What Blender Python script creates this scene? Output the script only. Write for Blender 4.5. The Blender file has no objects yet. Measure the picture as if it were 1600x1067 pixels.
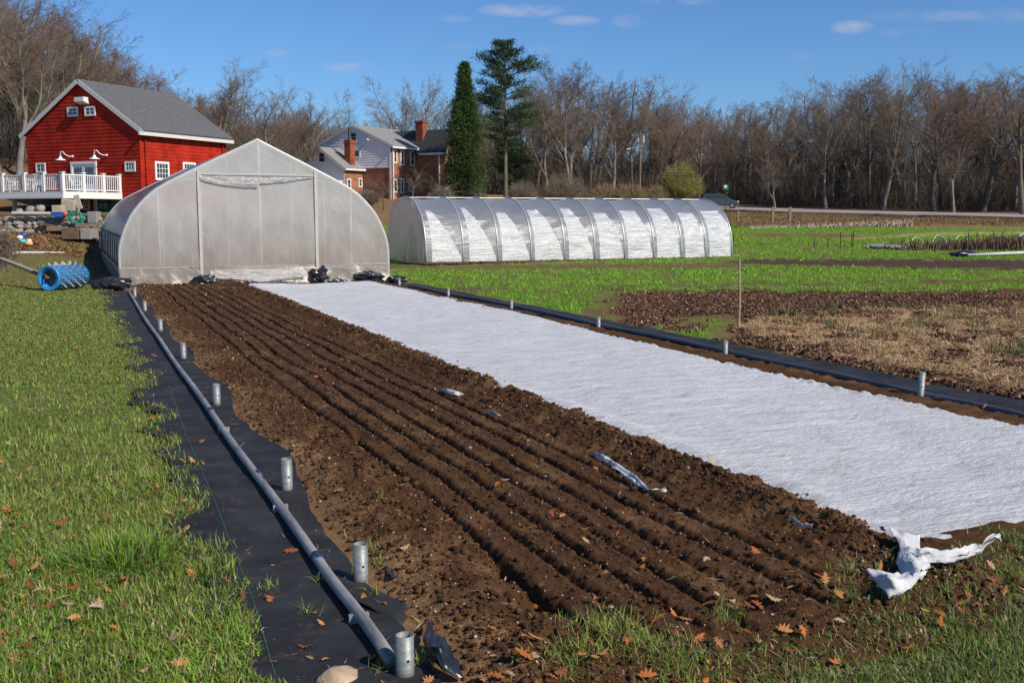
import bpy, math, random
import numpy as np
from math import sin, cos, tan, pi, sqrt, radians, atan, atan2, degrees
from mathutils import Vector, Matrix

# ------------------------------------------------------------------ camera, sky, sun, exposure
TH = atan(691 / sqrt(1600 ** 2 + 195.5 ** 2)); PT = atan(195.5 / 1600); H = 2.0
scn = bpy.context.scene
cd = bpy.data.cameras.new('camera'); cam = bpy.data.objects.new('camera', cd)
scn.collection.objects.link(cam); scn.camera = cam
cam.location = (0, 0, H); cam.rotation_euler = (pi / 2 - PT, 0, -TH)
cd.sensor_width = 36; cd.lens = 36; cd.clip_end = 5000; cd.clip_start = .05
RX = (cos(TH), -sin(TH)); FX = (sin(TH), cos(TH))

SUN_EL = radians(38)
sx, sy = RX[0] * .80 - FX[0] * .60, RX[1] * .80 - FX[1] * .60
SUN_AZ = atan2(sx, sy)
w = bpy.data.worlds.new('World'); scn.world = w; w.use_nodes = True
nt = w.node_tree; N = nt.nodes; L = nt.links
bg = N['Background']
sky = N.new('ShaderNodeTexSky'); sky.sky_type = 'NISHITA'; sky.sun_disc = False
sky.sun_elevation = SUN_EL; sky.sun_rotation = SUN_AZ; sky.air_density = 1.0; sky.dust_density = .1; sky.ozone_density = 3.5
bg.inputs['Strength'].default_value = .078
# thin wisps of cloud: each a soft patch at its own direction in the sky
tc = N.new('ShaderNodeTexCoord')
tint = N.new('ShaderNodeMix'); tint.data_type = 'RGBA'; tint.blend_type = 'MULTIPLY'; tint.inputs[0].default_value = 1; L.new(sky.outputs[0], tint.inputs[6]); tint.inputs[7].default_value = (.74, 1.08, 1.48, 1)
last = tint.outputs[2]
def pixdir(px, py):
    a = (px - 800) / 1600; b = (533.5 - py) / 1600
    fw = cos(PT) + b * sin(PT); up = -sin(PT) + b * cos(PT)
    return Vector((a * RX[0] + fw * FX[0], a * RX[1] + fw * FX[1], up))
noi = N.new('ShaderNodeTexNoise'); noi.inputs['Scale'].default_value = 26; noi.inputs['Detail'].default_value = 5
mp0 = N.new('ShaderNodeMapping'); mp0.inputs['Scale'].default_value = (1, 1, 2.2)
L.new(tc.outputs['Generated'], mp0.inputs[0]); L.new(mp0.outputs[0], noi.inputs['Vector'])
cl_sum = None
for (px, py, wx, wy, st) in [(815, 16, 70, 12, .75), (898, 33, 42, 9, .55), (985, 34, 30, 12, .35), (1331, 43, 32, 11, .8), (540, 106, 75, 9, .4), (438, 83, 26, 8, .4),
                             (708, 30, 32, 7, .22), (1410, 50, 40, 8, .3), (1450, 25, 90, 10, .28), (1257, 90, 22, 8, .28), (720, 75, 30, 10, .22), (990, 128, 60, 7, .2), (1560, 25, 45, 12, .3), (1060, 4, 60, 5, .3), (850, 78, 30, 8, .2)]:
    d = pixdir(px, py).normalized(); rt = Vector((RX[0], RX[1], 0)); upv = rt.cross(d).normalized()
    comp = []
    for ax, s in ((rt, wx / 1600), (upv, wy / 1600)):
        dp = N.new('ShaderNodeVectorMath'); dp.operation = 'DOT_PRODUCT'; L.new(tc.outputs['Generated'], dp.inputs[0]); dp.inputs[1].default_value = ax
        sb = N.new('ShaderNodeMath'); sb.operation = 'SUBTRACT'; L.new(dp.outputs['Value'], sb.inputs[0]); sb.inputs[1].default_value = ax.dot(d)
        dv = N.new('ShaderNodeMath'); dv.operation = 'DIVIDE'; L.new(sb.outputs[0], dv.inputs[0]); dv.inputs[1].default_value = s
        pw = N.new('ShaderNodeMath'); pw.operation = 'MULTIPLY'; L.new(dv.outputs[0], pw.inputs[0]); L.new(dv.outputs[0], pw.inputs[1]); comp.append(pw)
    ad = N.new('ShaderNodeMath'); ad.operation = 'ADD'; L.new(comp[0].outputs[0], ad.inputs[0]); L.new(comp[1].outputs[0], ad.inputs[1])
    sb = N.new('ShaderNodeMath'); sb.operation = 'SUBTRACT'; sb.inputs[0].default_value = 1.0; L.new(ad.outputs[0], sb.inputs[1]); sb.use_clamp = True
    ml = N.new('ShaderNodeMath'); ml.operation = 'MULTIPLY'; L.new(sb.outputs[0], ml.inputs[0]); ml.inputs[1].default_value = st
    if cl_sum is None: cl_sum = ml
    else:
        a2 = N.new('ShaderNodeMath'); a2.operation = 'ADD'; L.new(cl_sum.outputs[0], a2.inputs[0]); L.new(ml.outputs[0], a2.inputs[1]); cl_sum = a2
rmp = N.new('ShaderNodeMapRange'); rmp.inputs[1].default_value = .38; rmp.inputs[2].default_value = .62; L.new(noi.outputs[0], rmp.inputs[0])
mm = N.new('ShaderNodeMath'); mm.operation = 'MULTIPLY'; mm.use_clamp = True; L.new(cl_sum.outputs[0], mm.inputs[0]); L.new(rmp.outputs[0], mm.inputs[1])
mx = N.new('ShaderNodeMix'); mx.data_type = 'RGBA'; L.new(mm.outputs[0], mx.inputs[0]); L.new(last, mx.inputs[6]); mx.inputs[7].default_value = (6.0, 6.4, 8.6, 1)
L.new(mx.outputs[2], bg.inputs[0])

sl = bpy.data.lights.new('sun', 'SUN'); sl.energy = 5.0; sl.angle = radians(.5); sl.color = (1, .92, .80)
so = bpy.data.objects.new('sun', sl); scn.collection.objects.link(so)
sv = Vector((sx * cos(SUN_EL), sy * cos(SUN_EL), sin(SUN_EL)))
so.rotation_euler = sv.to_track_quat('Z', 'Y').to_euler(); so.location = (20, -20, 40)
scn.view_settings.view_transform = 'Standard'; scn.view_settings.look = 'None'
scn.view_settings.exposure = 0.0; scn.view_settings.gamma = 1
scn.cycles.max_bounces = 8; scn.cycles.transparent_max_bounces = 24

# ------------------------------------------------------------------ helpers
rnd = random.Random(7); nrg = np.random.default_rng(11)
COL = scn.collection

def ray(px, py):
    a = (px - 800) / 1600; b = (533.5 - py) / 1600
    fw = cos(PT) + b * sin(PT); up = -sin(PT) + b * cos(PT)
    return (a * RX[0] + fw * FX[0], a * RX[1] + fw * FX[1], up), fw
def G(px, py, z=0.):
    d, fw = ray(px, py); t = (z - H) / d[2]; return Vector((d[0] * t, d[1] * t, z))
def D(px, py, dist):
    d, fw = ray(px, py); t = dist / fw; return Vector((d[0] * t, d[1] * t, H + d[2] * t))
def topix(x, y, z):
    rx = x * RX[0] + y * RX[1]; fw = x * FX[0] + y * FX[1]; dz = z - H
    zc = fw * cos(PT) - dz * sin(PT); yc = dz * cos(PT) + fw * sin(PT)
    zc = np.maximum(zc, .05)
    return 800 + 1600 * rx / zc, 533.5 - 1600 * yc / zc

def vhash(ix, iy, s):
    h = (ix * 374761393 + iy * 668265263 + s * 2147483647 // 7) & 0xffffffff
    h = ((h ^ (h >> 13)) * 1274126177) & 0xffffffff
    return ((h ^ (h >> 16)) & 0xffff) / 65535.0
def vn(x, y, s=0):
    x = np.asarray(x, float); y = np.asarray(y, float)
    ix = np.floor(x).astype(np.int64); iy = np.floor(y).astype(np.int64); fx = x - ix; fy = y - iy
    fx = fx * fx * (3 - 2 * fx); fy = fy * fy * (3 - 2 * fy)
    a = vhash(ix, iy, s); b = vhash(ix + 1, iy, s); c = vhash(ix, iy + 1, s); d = vhash(ix + 1, iy + 1, s)
    return (a + (b - a) * fx) * (1 - fy) + (c + (d - c) * fx) * fy
def fbm(x, y, s=0, o=4):
    t = 0; a = .5; n = 0
    for i in range(o):
        t = t + a * vn(x * 2 ** i + 17.3 * i, y * 2 ** i - 9.1 * i, s + i); n += a; a *= .5
    return t / n
def sm(x, a, b):
    t = np.clip((x - a) / (b - a), 0, 1); return t * t * (3 - 2 * t)

# terrain height: thin-plate style fit through surveyed points
CP = []
for yy in range(-24, 34, 8):
    for xx in range(-30, 44, 9): CP.append((xx, yy, 0.))
def cp(px, py, d):
    p = D(px, py, d); CP.append((p.x, p.y, p.z))
for a in [(330, 408, 46), (480, 402, 48), (950, 404, 47), (1145, 412, 43.6), (1143, 394, 51), (1400, 404, 47), (1600, 408, 44), (1400, 388, 54), (1400, 375, 61), (1400, 350, 78), (1180, 352, 82), (1180, 376, 63), (1600, 357, 72), (1600, 380, 57),
          (1237, 335.6, 110), (1237, 330, 118), (1125, 331.5, 121), (1125, 326, 130), (1431, 341, 97), (1431, 335.5, 105), (1600, 345, 86), (1600, 339, 94), (1750, 350, 78), (1750, 343, 86),
          (900, 323, 140), (900, 330, 120), (1000, 335, 95), (900, 360, 70), (750, 350, 75), (750, 326, 105), (600, 312, 98), (480, 315, 96), (540, 330, 80), (700, 314, 100),
          (1550, 322, 140), (1300, 318, 150), (1050, 312, 160), (800, 306, 150), (650, 306, 125), (1700, 322, 130),
          (60, 421, 38), (20, 455, 27), (-60, 455, 27), (140, 405, 46), (60, 397, 44), (0, 398, 43), (60, 366, 50), (-40, 368, 49), (145, 372, 50.5), (60, 363, 51.4), (-60, 363, 51.4), (140, 364, 51.4), (60, 335, 53.5), (-60, 332, 53), (145, 342, 53), (150, 332, 61), (60, 333, 59), (-60, 330, 60),
          (10, 280, 75), (-120, 275, 72), (20, 240, 92), (-120, 230, 90), (0, 232, 112), (250, 268, 98), (330, 285, 90), (420, 296, 92), (230, 330, 62), (300, 335, 64), (250, 300, 78), (400, 275, 125), (250, 250, 130)]: cp(*a)
for k in range(16):
    a = k * pi / 8; CP.append((420 * sin(a), 420 * cos(a), 9 if cos(a - TH) > 0 else 2))
    CP.append((1600 * sin(a), 1600 * cos(a), 9 if cos(a - TH) > 0 else 2))
CP = np.array(CP)
_d = np.sqrt(((CP[:, None, :2] - CP[None, :, :2]) ** 2).sum(-1))
_w = np.linalg.solve(_d + 1e-9 * np.eye(len(CP)) - np.eye(len(CP)) * .35, CP[:, 2])
def terr(x, y):
    x = np.asarray(x, float).ravel(); y = np.asarray(y, float).ravel(); o = np.zeros(len(x))
    for i in range(0, len(x), 40000):
        dd = np.sqrt((x[i:i + 40000, None] - CP[None, :, 0]) ** 2 + (y[i:i + 40000, None] - CP[None, :, 1]) ** 2)
        o[i:i + 40000] = dd @ _w
    flat = sm(np.hypot(x - 4, y - 12), 40, 22) if False else 1 - sm(np.hypot((x - 5) / 1.15, y - 13), 20, 27)
    return o * (1 - flat)
def hz(x, y): return float(terr([x], [y])[0])
def GT(px, py):
    d, fw = ray(px, py); ds = np.exp(np.linspace(math.log(3), math.log(400), 900)); t = ds / fw
    z = H + d[2] * t; g = terr(d[0] * t, d[1] * t); i = int(np.argmax(z < g))
    if not (z < g).any(): i = len(ds) - 1
    a, b = t[max(i - 1, 0)], t[i]
    for _ in range(12):
        m = (a + b) / 2
        if H + d[2] * m < hz(d[0] * m, d[1] * m): b = m
        else: a = m
    return Vector((d[0] * b, d[1] * b, H + d[2] * b))
def at(px, d):
    p = D(px, 338, d); p.z = hz(p.x, p.y); return p

# ---- materials
MATS = {}
def ramp(nt, fac, stops):
    r = nt.nodes.new('ShaderNodeValToRGB'); e = r.color_ramp.elements
    while len(e) < len(stops): e.new(.5)
    for i, (p, c) in enumerate(stops): e[i].position = p; e[i].color = (*c, 1)
    nt.links.new(fac, r.inputs[0]); return r.outputs[0]
def M(name, col, rough=.8, var=.2, scale=6., bump=0., bscale=None, metal=0., col2=None, stretch=(1, 1, 1), spec=.5, detail=5, world=False):
    m = bpy.data.materials.new(name); m.use_nodes = True; nt = m.node_tree; b = nt.nodes['Principled BSDF']
    tc = nt.nodes.new('ShaderNodeTexCoord'); mp = nt.nodes.new('ShaderNodeMapping'); mp.inputs['Scale'].default_value = stretch
    nt.links.new(tc.outputs['Object'], mp.inputs[0])
    n = nt.nodes.new('ShaderNodeTexNoise'); n.inputs['Scale'].default_value = scale; n.inputs['Detail'].default_value = detail; n.inputs['Roughness'].default_value = .6
    nt.links.new(mp.outputs[0], n.inputs['Vector'])
    c2 = col2 or tuple(min(1, c * (1 + var)) for c in col); c1 = tuple(c * (1 - var) for c in col)
    o = ramp(nt, n.outputs[0], [(.3, c1), (.7, c2)])
    nt.links.new(o, b.inputs['Base Color'])
    b.inputs['Roughness'].default_value = rough; b.inputs['Metallic'].default_value = metal; b.inputs['Specular IOR Level'].default_value = spec
    if bump:
        n2 = nt.nodes.new('ShaderNodeTexNoise'); n2.inputs['Scale'].default_value = bscale or scale * 3; n2.inputs['Detail'].default_value = 6
        nt.links.new(mp.outputs[0], n2.inputs['Vector'])
        bp = nt.nodes.new('ShaderNodeBump'); bp.inputs['Strength'].default_value = 1; bp.inputs['Distance'].default_value = bump
        nt.links.new(n2.outputs[0], bp.inputs['Height']); nt.links.new(bp.outputs[0], b.inputs['Normal'])
    MATS[name] = m; return m
def attr_mat(name, attr='col', rough=.8, trans=0., spec=.3, bump=0, bscale=80):
    m = bpy.data.materials.new(name); m.use_nodes = True; nt = m.node_tree; b = nt.nodes['Principled BSDF']
    a = nt.nodes.new('ShaderNodeAttribute'); a.attribute_name = attr
    nt.links.new(a.outputs['Color'], b.inputs['Base Color']); b.inputs['Roughness'].default_value = rough; b.inputs['Specular IOR Level'].default_value = spec
    if trans:
        t = nt.nodes.new('ShaderNodeBsdfTranslucent'); nt.links.new(a.outputs['Color'], t.inputs[0]); x = nt.nodes.new('ShaderNodeMixShader'); x.inputs[0].default_value = trans
        nt.links.new(b.outputs[0], x.inputs[1]); nt.links.new(t.outputs[0], x.inputs[2]); nt.links.new(x.outputs[0], nt.nodes['Material Output'].inputs[0])
    MATS[name] = m; return m

# ---- mesh building
class MB:
    def __init__(s): s.v = []; s.f = []
    def add(s, vs, fs):
        n = len(s.v); s.v.extend([tuple(v) for v in vs]); s.f.extend([tuple(i + n for i in f) for f in fs]); return s
    def box(s, c, d, rz=0, R=None):
        hx, hy, hz_ = d[0] / 2, d[1] / 2, d[2] / 2; P_ = []
        for k in (-1, 1):
            for (i, j) in ((-1, -1), (1, -1), (1, 1), (-1, 1)):
                p = Vector((i * hx, j * hy, k * hz_))
                if R is not None: p = R @ p
                elif rz: p = Vector((p.x * cos(rz) - p.y * sin(rz), p.x * sin(rz) + p.y * cos(rz), p.z))
                P_.append(p + Vector(c))
        return s.add(P_, [(3, 2, 1, 0), (4, 5, 6, 7), (0, 1, 5, 4), (1, 2, 6, 5), (2, 3, 7, 6), (3, 0, 4, 7)])
    def bx(s, x0, x1, y0, y1, z0, z1): return s.box(((x0 + x1) / 2, (y0 + y1) / 2, (z0 + z1) / 2), (abs(x1 - x0), abs(y1 - y0), abs(z1 - z0)))
    def bar(s, a, b, wd, th=None):
        a = Vector(a); b = Vector(b); d = b - a; R = d.to_track_quat('X', 'Z').to_matrix()
        return s.box((a + b) / 2, (d.length, wd, th or wd), R=R)
    def tube(s, pts, r, n=8, cap=True):
        pts = [Vector(p) for p in pts]; m = len(pts); rs = r if isinstance(r, (list, tuple)) else [r] * m
        vs = []; up = Vector((0, 0, 1)); prev = None
        for i, p in enumerate(pts):
            t = (pts[min(i + 1, m - 1)] - pts[max(i - 1, 0)]).normalized()
            if prev is None:
                q = t.cross(up);  q = q if q.length > 1e-3 else t.cross(Vector((1, 0, 0)))
            else: q = prev - t * prev.dot(t)
            q.normalize(); prev = q; b = t.cross(q)
            for k in range(n): a = 2 * pi * k / n; vs.append(p + (q * cos(a) + b * sin(a)) * rs[i])
        fs = [(i * n + k, i * n + (k + 1) % n, (i + 1) * n + (k + 1) % n, (i + 1) * n + k) for i in range(m - 1) for k in range(n)]
        if cap: fs += [tuple(range(n))[::-1], tuple((m - 1) * n + k for k in range(n))]
        return s.add(vs, fs)
    def ring_tube(s, base, h, ro, ri, n=24):   # open pipe end, upright
        vs = []
        for (r, z) in ((ro, 0), (ro, h), (ri, h), (ri, h - .12)):
            for k in range(n): a = 2 * pi * k / n; vs.append((base[0] + r * cos(a), base[1] + r * sin(a), base[2] + z))
        fs = [(i * n + k, i * n + (k + 1) % n, (i + 1) * n + (k + 1) % n, (i + 1) * n + k) for i in range(3) for k in range(n)]
        fs.append(tuple(3 * n + k for k in range(n)))
        return s.add(vs, fs)
    def poly(s, pts): return s.add(pts, [tuple(range(len(pts)))])
    def prism(s, pts, off):
        n = len(pts); off = Vector(off); a = [Vector(p) for p in pts]
        return s.add(a + [p + off for p in a], [tuple(range(n))[::-1], tuple(range(n, 2 * n))] + [(i, (i + 1) % n, n + (i + 1) % n, n + i) for i in range(n)])
    def grid(s, P_):   # P_[i][j]
        r, c = len(P_), len(P_[0]); return s.add([p for row in P_ for p in row], [(i * c + j, i * c + j + 1, (i + 1) * c + j + 1, (i + 1) * c + j) for i in range(r - 1) for j in range(c - 1)])
    def lump(s, c, d, rough=.3, seed=0, nu=14, nv=9, fr=2.2):
        R = random.Random(seed); ks = [(R.uniform(-fr, fr), R.uniform(-fr, fr), R.uniform(-fr, fr), R.uniform(0, 6)) for _ in range(5)]; ks += [(a * 2.3, b * 2.3, c_ * 2.3, e) for a, b, c_, e in ks]
        vs = [];
        for i in range(nv + 1):
            ph = pi * i / nv
            for j in range(nu):
                th = 2 * pi * j / nu; p = Vector((sin(ph) * cos(th), sin(ph) * sin(th), cos(ph)))
                q = 1 + rough * sum(sin(a * p.x * 2 + b * p.y * 2 + c_ * p.z * 2 + e) / (5 if t < 5 else 8) for t, (a, b, c_, e) in enumerate(ks))
                vs.append((c[0] + p.x * q * d[0] / 2, c[1] + p.y * q * d[1] / 2, c[2] + p.z * q * d[2] / 2))
        return s.add(vs, [(i * nu + j, (i + 1) * nu + j, (i + 1) * nu + (j + 1) % nu, i * nu + (j + 1) % nu) for i in range(nv) for j in range(nu)])
    def build(s, name, mat, parent=None, smooth=False, loc=None):
        me = bpy.data.meshes.new(name); me.from_pydata(s.v, [], s.f); me.update()
        o = bpy.data.objects.new(name, me); COL.objects.link(o); me.materials.append(MATS[mat] if isinstance(mat, str) else mat)
        if smooth: me.polygons.foreach_set('use_smooth', [True] * len(me.polygons))
        if parent: o.parent = parent
        if loc: o.location = loc
        return o
def build_np(name, V, F, mat, parent=None, smooth=False, cols=None):
    V = np.asarray(V, np.float32); F = np.asarray(F, np.int32); k = F.shape[1]
    me = bpy.data.meshes.new(name); me.vertices.add(len(V)); me.vertices.foreach_set('co', V.ravel())
    me.loops.add(F.size); me.loops.foreach_set('vertex_index', F.ravel())
    me.polygons.add(len(F)); me.polygons.foreach_set('loop_start', np.arange(0, F.size, k, dtype=np.int32)); me.polygons.foreach_set('loop_total', np.full(len(F), k, np.int32))
    if smooth: me.polygons.foreach_set('use_smooth', np.ones(len(F), bool))
    me.update(calc_edges=True); me.validate()
    if cols is not None:
        for nm, c in cols.items():
            a = me.color_attributes.new(nm, 'FLOAT_COLOR', 'POINT'); c4 = np.ones((len(V), 4), np.float32); c4[:, :c.shape[1]] = c; a.data.foreach_set('color', c4.ravel())
    o = bpy.data.objects.new(name, me); COL.objects.link(o); me.materials.append(MATS[mat] if isinstance(mat, str) else mat)
    if parent: o.parent = parent
    return o
def tag(o, label=None, cat=None, group=None, kind=None):
    if label: o['label'] = label
    if cat: o['category'] = cat
    if group: o['group'] = group
    if kind: o['kind'] = kind
    return o
def thing(name, loc, rz, label, cat, group=None):
    o = bpy.data.objects.new(name, None); COL.objects.link(o); o.location = loc; o.rotation_euler = (0, 0, rz); o.empty_display_size = .2
    return tag(o, label, cat, group)
def dup(root, loc, rz, label, group=None, sc=None):
    r = root.copy(); COL.objects.link(r); r.location = loc; r.rotation_euler = (0, 0, rz); r['label'] = label
    if group: r['group'] = group
    if sc: r.scale = sc
    for ch in list(root.children):
        c = ch.copy(); COL.objects.link(c); c.parent = r
        for g in list(ch.children):
            d = g.copy(); COL.objects.link(d); d.parent = c
    return r

# ------------------------------------------------------------------ ground
def pl(x, pts):
    xs = [p[0] for p in pts]; ys = [p[1] for p in pts]; return np.interp(x, xs, ys)
C_LAWN = np.array((.14, .165, .045)); C_RYE = np.array((.15, .22, .035)); C_LEAF = np.array((.14, .065, .04)); C_STRAW = np.array((.42, .29, .15))
C_SOIL = np.array((.075, .045, .032)); C_TAN = np.array((.24, .16, .075)); C_WOOD = np.array((.11, .065, .038)); C_DIRT = np.array((.15, .09, .05))
def zones(x, y, z):
    """colour class weights per ground point -> rgb"""
    px, py = topix(x, y, z); dist = x * FX[0] + y * FX[1]
    n1 = fbm(x * .9, y * .9, 3); n2 = fbm(x * 2.7, y * 2.7, 5); n3 = fbm(x * .25, y * .5, 9)
    infr = dist > 2
    pyw = py + (n2 - .5) * np.clip((py - 330) * .16, 1.5, 30)
    c = np.tile(C_LAWN, (len(x), 1))
    def mixc(col, wgt):
        nonlocal c; wgt = np.clip(wgt, 0, 1)[:, None]; c = c * (1 - wgt) + col * wgt
    right = (x > 9.2) & infr
    # right hand fields
    mixc(C_RYE, np.where(right & (dist < 90), 1., 0))
    mixc(C_DIRT, np.where(right & (dist < 60), sm(n2, .52, .64) * .75, 0))
    dd = np.where(right, 1., 0)
    leaf = sm(pyw, 452, 458) * (1 - sm(pyw, 492, 505)) * sm(px, 900, 1000)
    mixc(C_LEAF, leaf * dd * sm(n3 + n2 * .4, .2, .45))
    st_top = pl(px, [(1100, 520), (1180, 496), (1300, 492), (1600, 478)]); st_bot = pl(px, [(1100, 520), (1200, 540), (1400, 590), (1600, 625)])
    mixc(C_LEAF * 1.3, dd * sm(px, 1080, 1180) * sm(pyw, st_top - 12, st_top) * (1 - sm(pyw, st_bot, st_bot + 20)))
    mixc(C_STRAW, dd * sm(px, 1120, 1220) * sm(pyw, st_top, st_top + 10) * (1 - sm(pyw, st_bot - 18, st_bot)) * sm(n2, .40, .52))
    low_t = pl(px, [(940, 480), (1100, 512), (1400, 590), (1600, 640)])
    mixc(C_LEAF * 1.15, dd * sm(px, 900, 1000) * sm(pyw, low_t - 14, low_t) * sm(n1, .47, .60))
    mixc(C_SOIL * 1.1, dd * sm(pyw, 404, 406) * (1 - sm(pyw, pl(px, [(1145, 412), (1600, 421)]), pl(px, [(1145, 414), (1600, 423)]))) * sm(px, 1080, 1180))
    mixc(C_DIRT * .75, dd * np.exp(-((pyw - pl(px, [(620, 452), (850, 449), (1600, 438)])) / 3.4) ** 2) * sm(n1, .40, .52) * .9)
    mixc(C_DIRT, dd * np.exp(-((pyw - 416) / 3) ** 2) * (1 - sm(px, 1130, 1170)))
    mixc(C_LEAF * 1.3, dd * np.exp(-((pyw - pl(px, [(1150, 367), (1600, 372)])) / 2.2) ** 2) * sm(px, 1150, 1180) * (1 - sm(px, 1300, 1420)))
    mixc(C_STRAW, dd * np.exp(-((pyw - pl(px, [(1150, 383), (1300, 374), (1450, 367), (1600, 364)])) / 1.4) ** 2) * sm(px, 1300, 1330) * .8)
    mixc(C_TAN * .95, dd * (1 - sm(pyw, pl(px, [(1150, 349), (1600, 357)]), pl(px, [(1150, 352), (1600, 360)]))) * infr)
    mixc(np.array((.17, .085, .04)), dd * (1 - sm(py, 350, 352)) * sm(n2, .5, .6) * .6)
    # far: forest floor
    mixc(C_WOOD, sm(dist - pl(px, [(-200, 66), (100, 66), (300, 80), (620, 150), (900, 150), (1100, 142), (1237, 122), (1431, 108), (1600, 98), (1800, 90)]), 0, 4) * infr)
    # left side behind the roller
    left = (x < 1.2) & infr
    mixc(C_TAN * .75, np.where(left, sm(dist, 24, 31) * sm(n2, .38, .56) * .75, 0))
    mixc(np.array((.2, .115, .06)), np.where(left, sm(dist, 43.5, 45) * sm(n2, .25, .45), 0))
    mixc(C_LAWN * 1.1, np.where(left, sm(dist, 46, 47.5) * (1 - sm(dist, 49, 50)) * sm(n1, .42, .5) * .7, 0))
    mixc(C_DIRT * .9, np.where((x > .6) & (x < 9.3) & (y > 2.5) & (y < 60), 1., 0))
    mixc(C_LAWN * .8, np.where((x > .6) & (x < 9.3) & (y < 4.0), sm(n1, .35, .5) * .8, 0))
    # near right corner below the bed
    nr = (y < 5.0) & (x > 1.5) & infr
    mixc(C_LAWN * .75, np.where(nr, sm(4.6 - y + (n1 - .5) * 1.4 + sm(x, 3.8, 4.8) * .3, 0, .5) * sm(n2, .35, .5), 0))
    return c
az = np.concatenate([np.linspace(-pi, -.80, 60)[:-1], np.linspace(-.80, .80, 900), np.linspace(.80, pi, 60)[1:]])
rr = np.concatenate([[.3], np.exp(np.linspace(math.log(1.2), math.log(1800), 470))])
A, R_ = np.meshgrid(az, rr); gx = (R_ * np.sin(A + TH)).ravel(); gy = (R_ * np.cos(A + TH)).ravel()
gz = terr(gx, gy)
# sink under the overlays
inb = sm(gx, .6, 1.6) * (1 - sm(gx, 8.3, 9.1)) * sm(gy, 3.2, 4.2) * (1 - sm(gy, 31, 33))
gcol = zones(gx, gy, gz)
dg = np.hypot(gx, gy)
gz = gz - inb * .10 + (fbm(gx * 1.3, gy * 1.3, 21) - .5) * .07 * sm(dg, 9, 16) * np.where((gx > .4) & (gx < 9.8) & (gy < 34), 0, 1)
gz += (fbm(gx * .3, gy * .3, 22) - .5) * .5 * sm(dg, 60, 90)
na, nr_ = len(az), len(rr)
ii, jj = np.meshgrid(np.arange(nr_ - 1), np.arange(na - 1), indexing='ij'); ii = ii.ravel(); jj = jj.ravel()
gf = np.stack([ii * na + jj, (ii + 1) * na + jj, (ii + 1) * na + jj + 1, ii * na + jj + 1], 1)[:, ::-1]
def ground_mat(name, s1=9., s2=60., bump=.02, lo=.45, hi=1.55):
    m = bpy.data.materials.new(name); m.use_nodes = True; nt = m.node_tree; b = nt.nodes['Principled BSDF']; b.inputs['Roughness'].default_value = .95; b.inputs['Specular IOR Level'].default_value = .1
    a = nt.nodes.new('ShaderNodeAttribute'); a.attribute_name = 'col'; tc = nt.nodes.new('ShaderNodeTexCoord')
    n = nt.nodes.new('ShaderNodeTexNoise'); n.inputs['Scale'].default_value = s1; n.inputs['Detail'].default_value = 8; n.inputs['Roughness'].default_value = .75
    nt.links.new(tc.outputs['Object'], n.inputs['Vector'])
    r = ramp(nt, n.outputs[0], [(.3, (lo, lo, lo)), (.7, (hi, hi, hi))])
    x = nt.nodes.new('ShaderNodeMix'); x.data_type = 'RGBA'; x.blend_type = 'MULTIPLY'; x.inputs[0].default_value = 1; nt.links.new(a.outputs['Color'], x.inputs[6]); nt.links.new(r, x.inputs[7])
    nt.links.new(x.outputs[2], b.inputs['Base Color'])
    n2 = nt.nodes.new('ShaderNodeTexNoise'); n2.inputs['Scale'].default_value = s2; n2.inputs['Detail'].default_value = 6; nt.links.new(tc.outputs['Object'], n2.inputs['Vector'])
    bp = nt.nodes.new('ShaderNodeBump'); bp.inputs['Distance'].default_value = bump; nt.links.new(n2.outputs[0], bp.inputs['Height']); nt.links.new(bp.outputs[0], b.inputs['Normal'])
    MATS[name] = m; return m
ground_mat('ground')
tag(build_np('ground', np.stack([gx, gy, gz], 1), gf, 'ground', smooth=True, cols={'col': gcol}), kind='structure')

# ---- road along the edge of the woods
M('asphalt', (.34, .29, .25), .9, .12, 3, .004, 60)
near = [(700, 332, 128), (900, 331, 126), (1125, 331.5, 121), (1237, 335.6, 110), (1431, 341, 97), (1600, 345, 86), (1800, 351, 77)]
far = [(700, 327, 138), (900, 326, 136), (1125, 326, 130), (1237, 329.6, 118), (1431, 335, 105), (1600, 338.5, 94), (1800, 343, 85)]
rows = []
for k in range(61):
    t = k / 60 * (len(near) - 1); i = min(int(t), len(near) - 2); u = t - i
    a = D(*near[i]).lerp(D(*near[i + 1]), u); b = D(*far[i]).lerp(D(*far[i + 1]), u); rows.append([a.lerp(b, q / 6) for q in range(7)])
for row in rows:
    zt = [hz(p.x, p.y) for p in row]; mxz = max(zt[q] - row[q].z for q in range(7))
    for q, p in enumerate(row): p.z = p.z * .2 + zt[q] * .8 + .30
rb = MB().grid(rows)
kb = [[Vector((r[0].x, r[0].y, r[0].z)) + (r[0] - r[-1]).normalized() * .0, Vector((r[0].x, r[0].y, 0)) + (r[0] - r[-1]).normalized() * .9 + Vector((0, 0, r[0].z - .55))] for r in rows]
tag(rb.build('road', 'asphalt', smooth=True), kind='structure')
M('verge', (.15, .085, .045), .95, .4, 3)
tag(MB().grid(kb).build('road_verge', 'verge', smooth=True), kind='structure')

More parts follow.
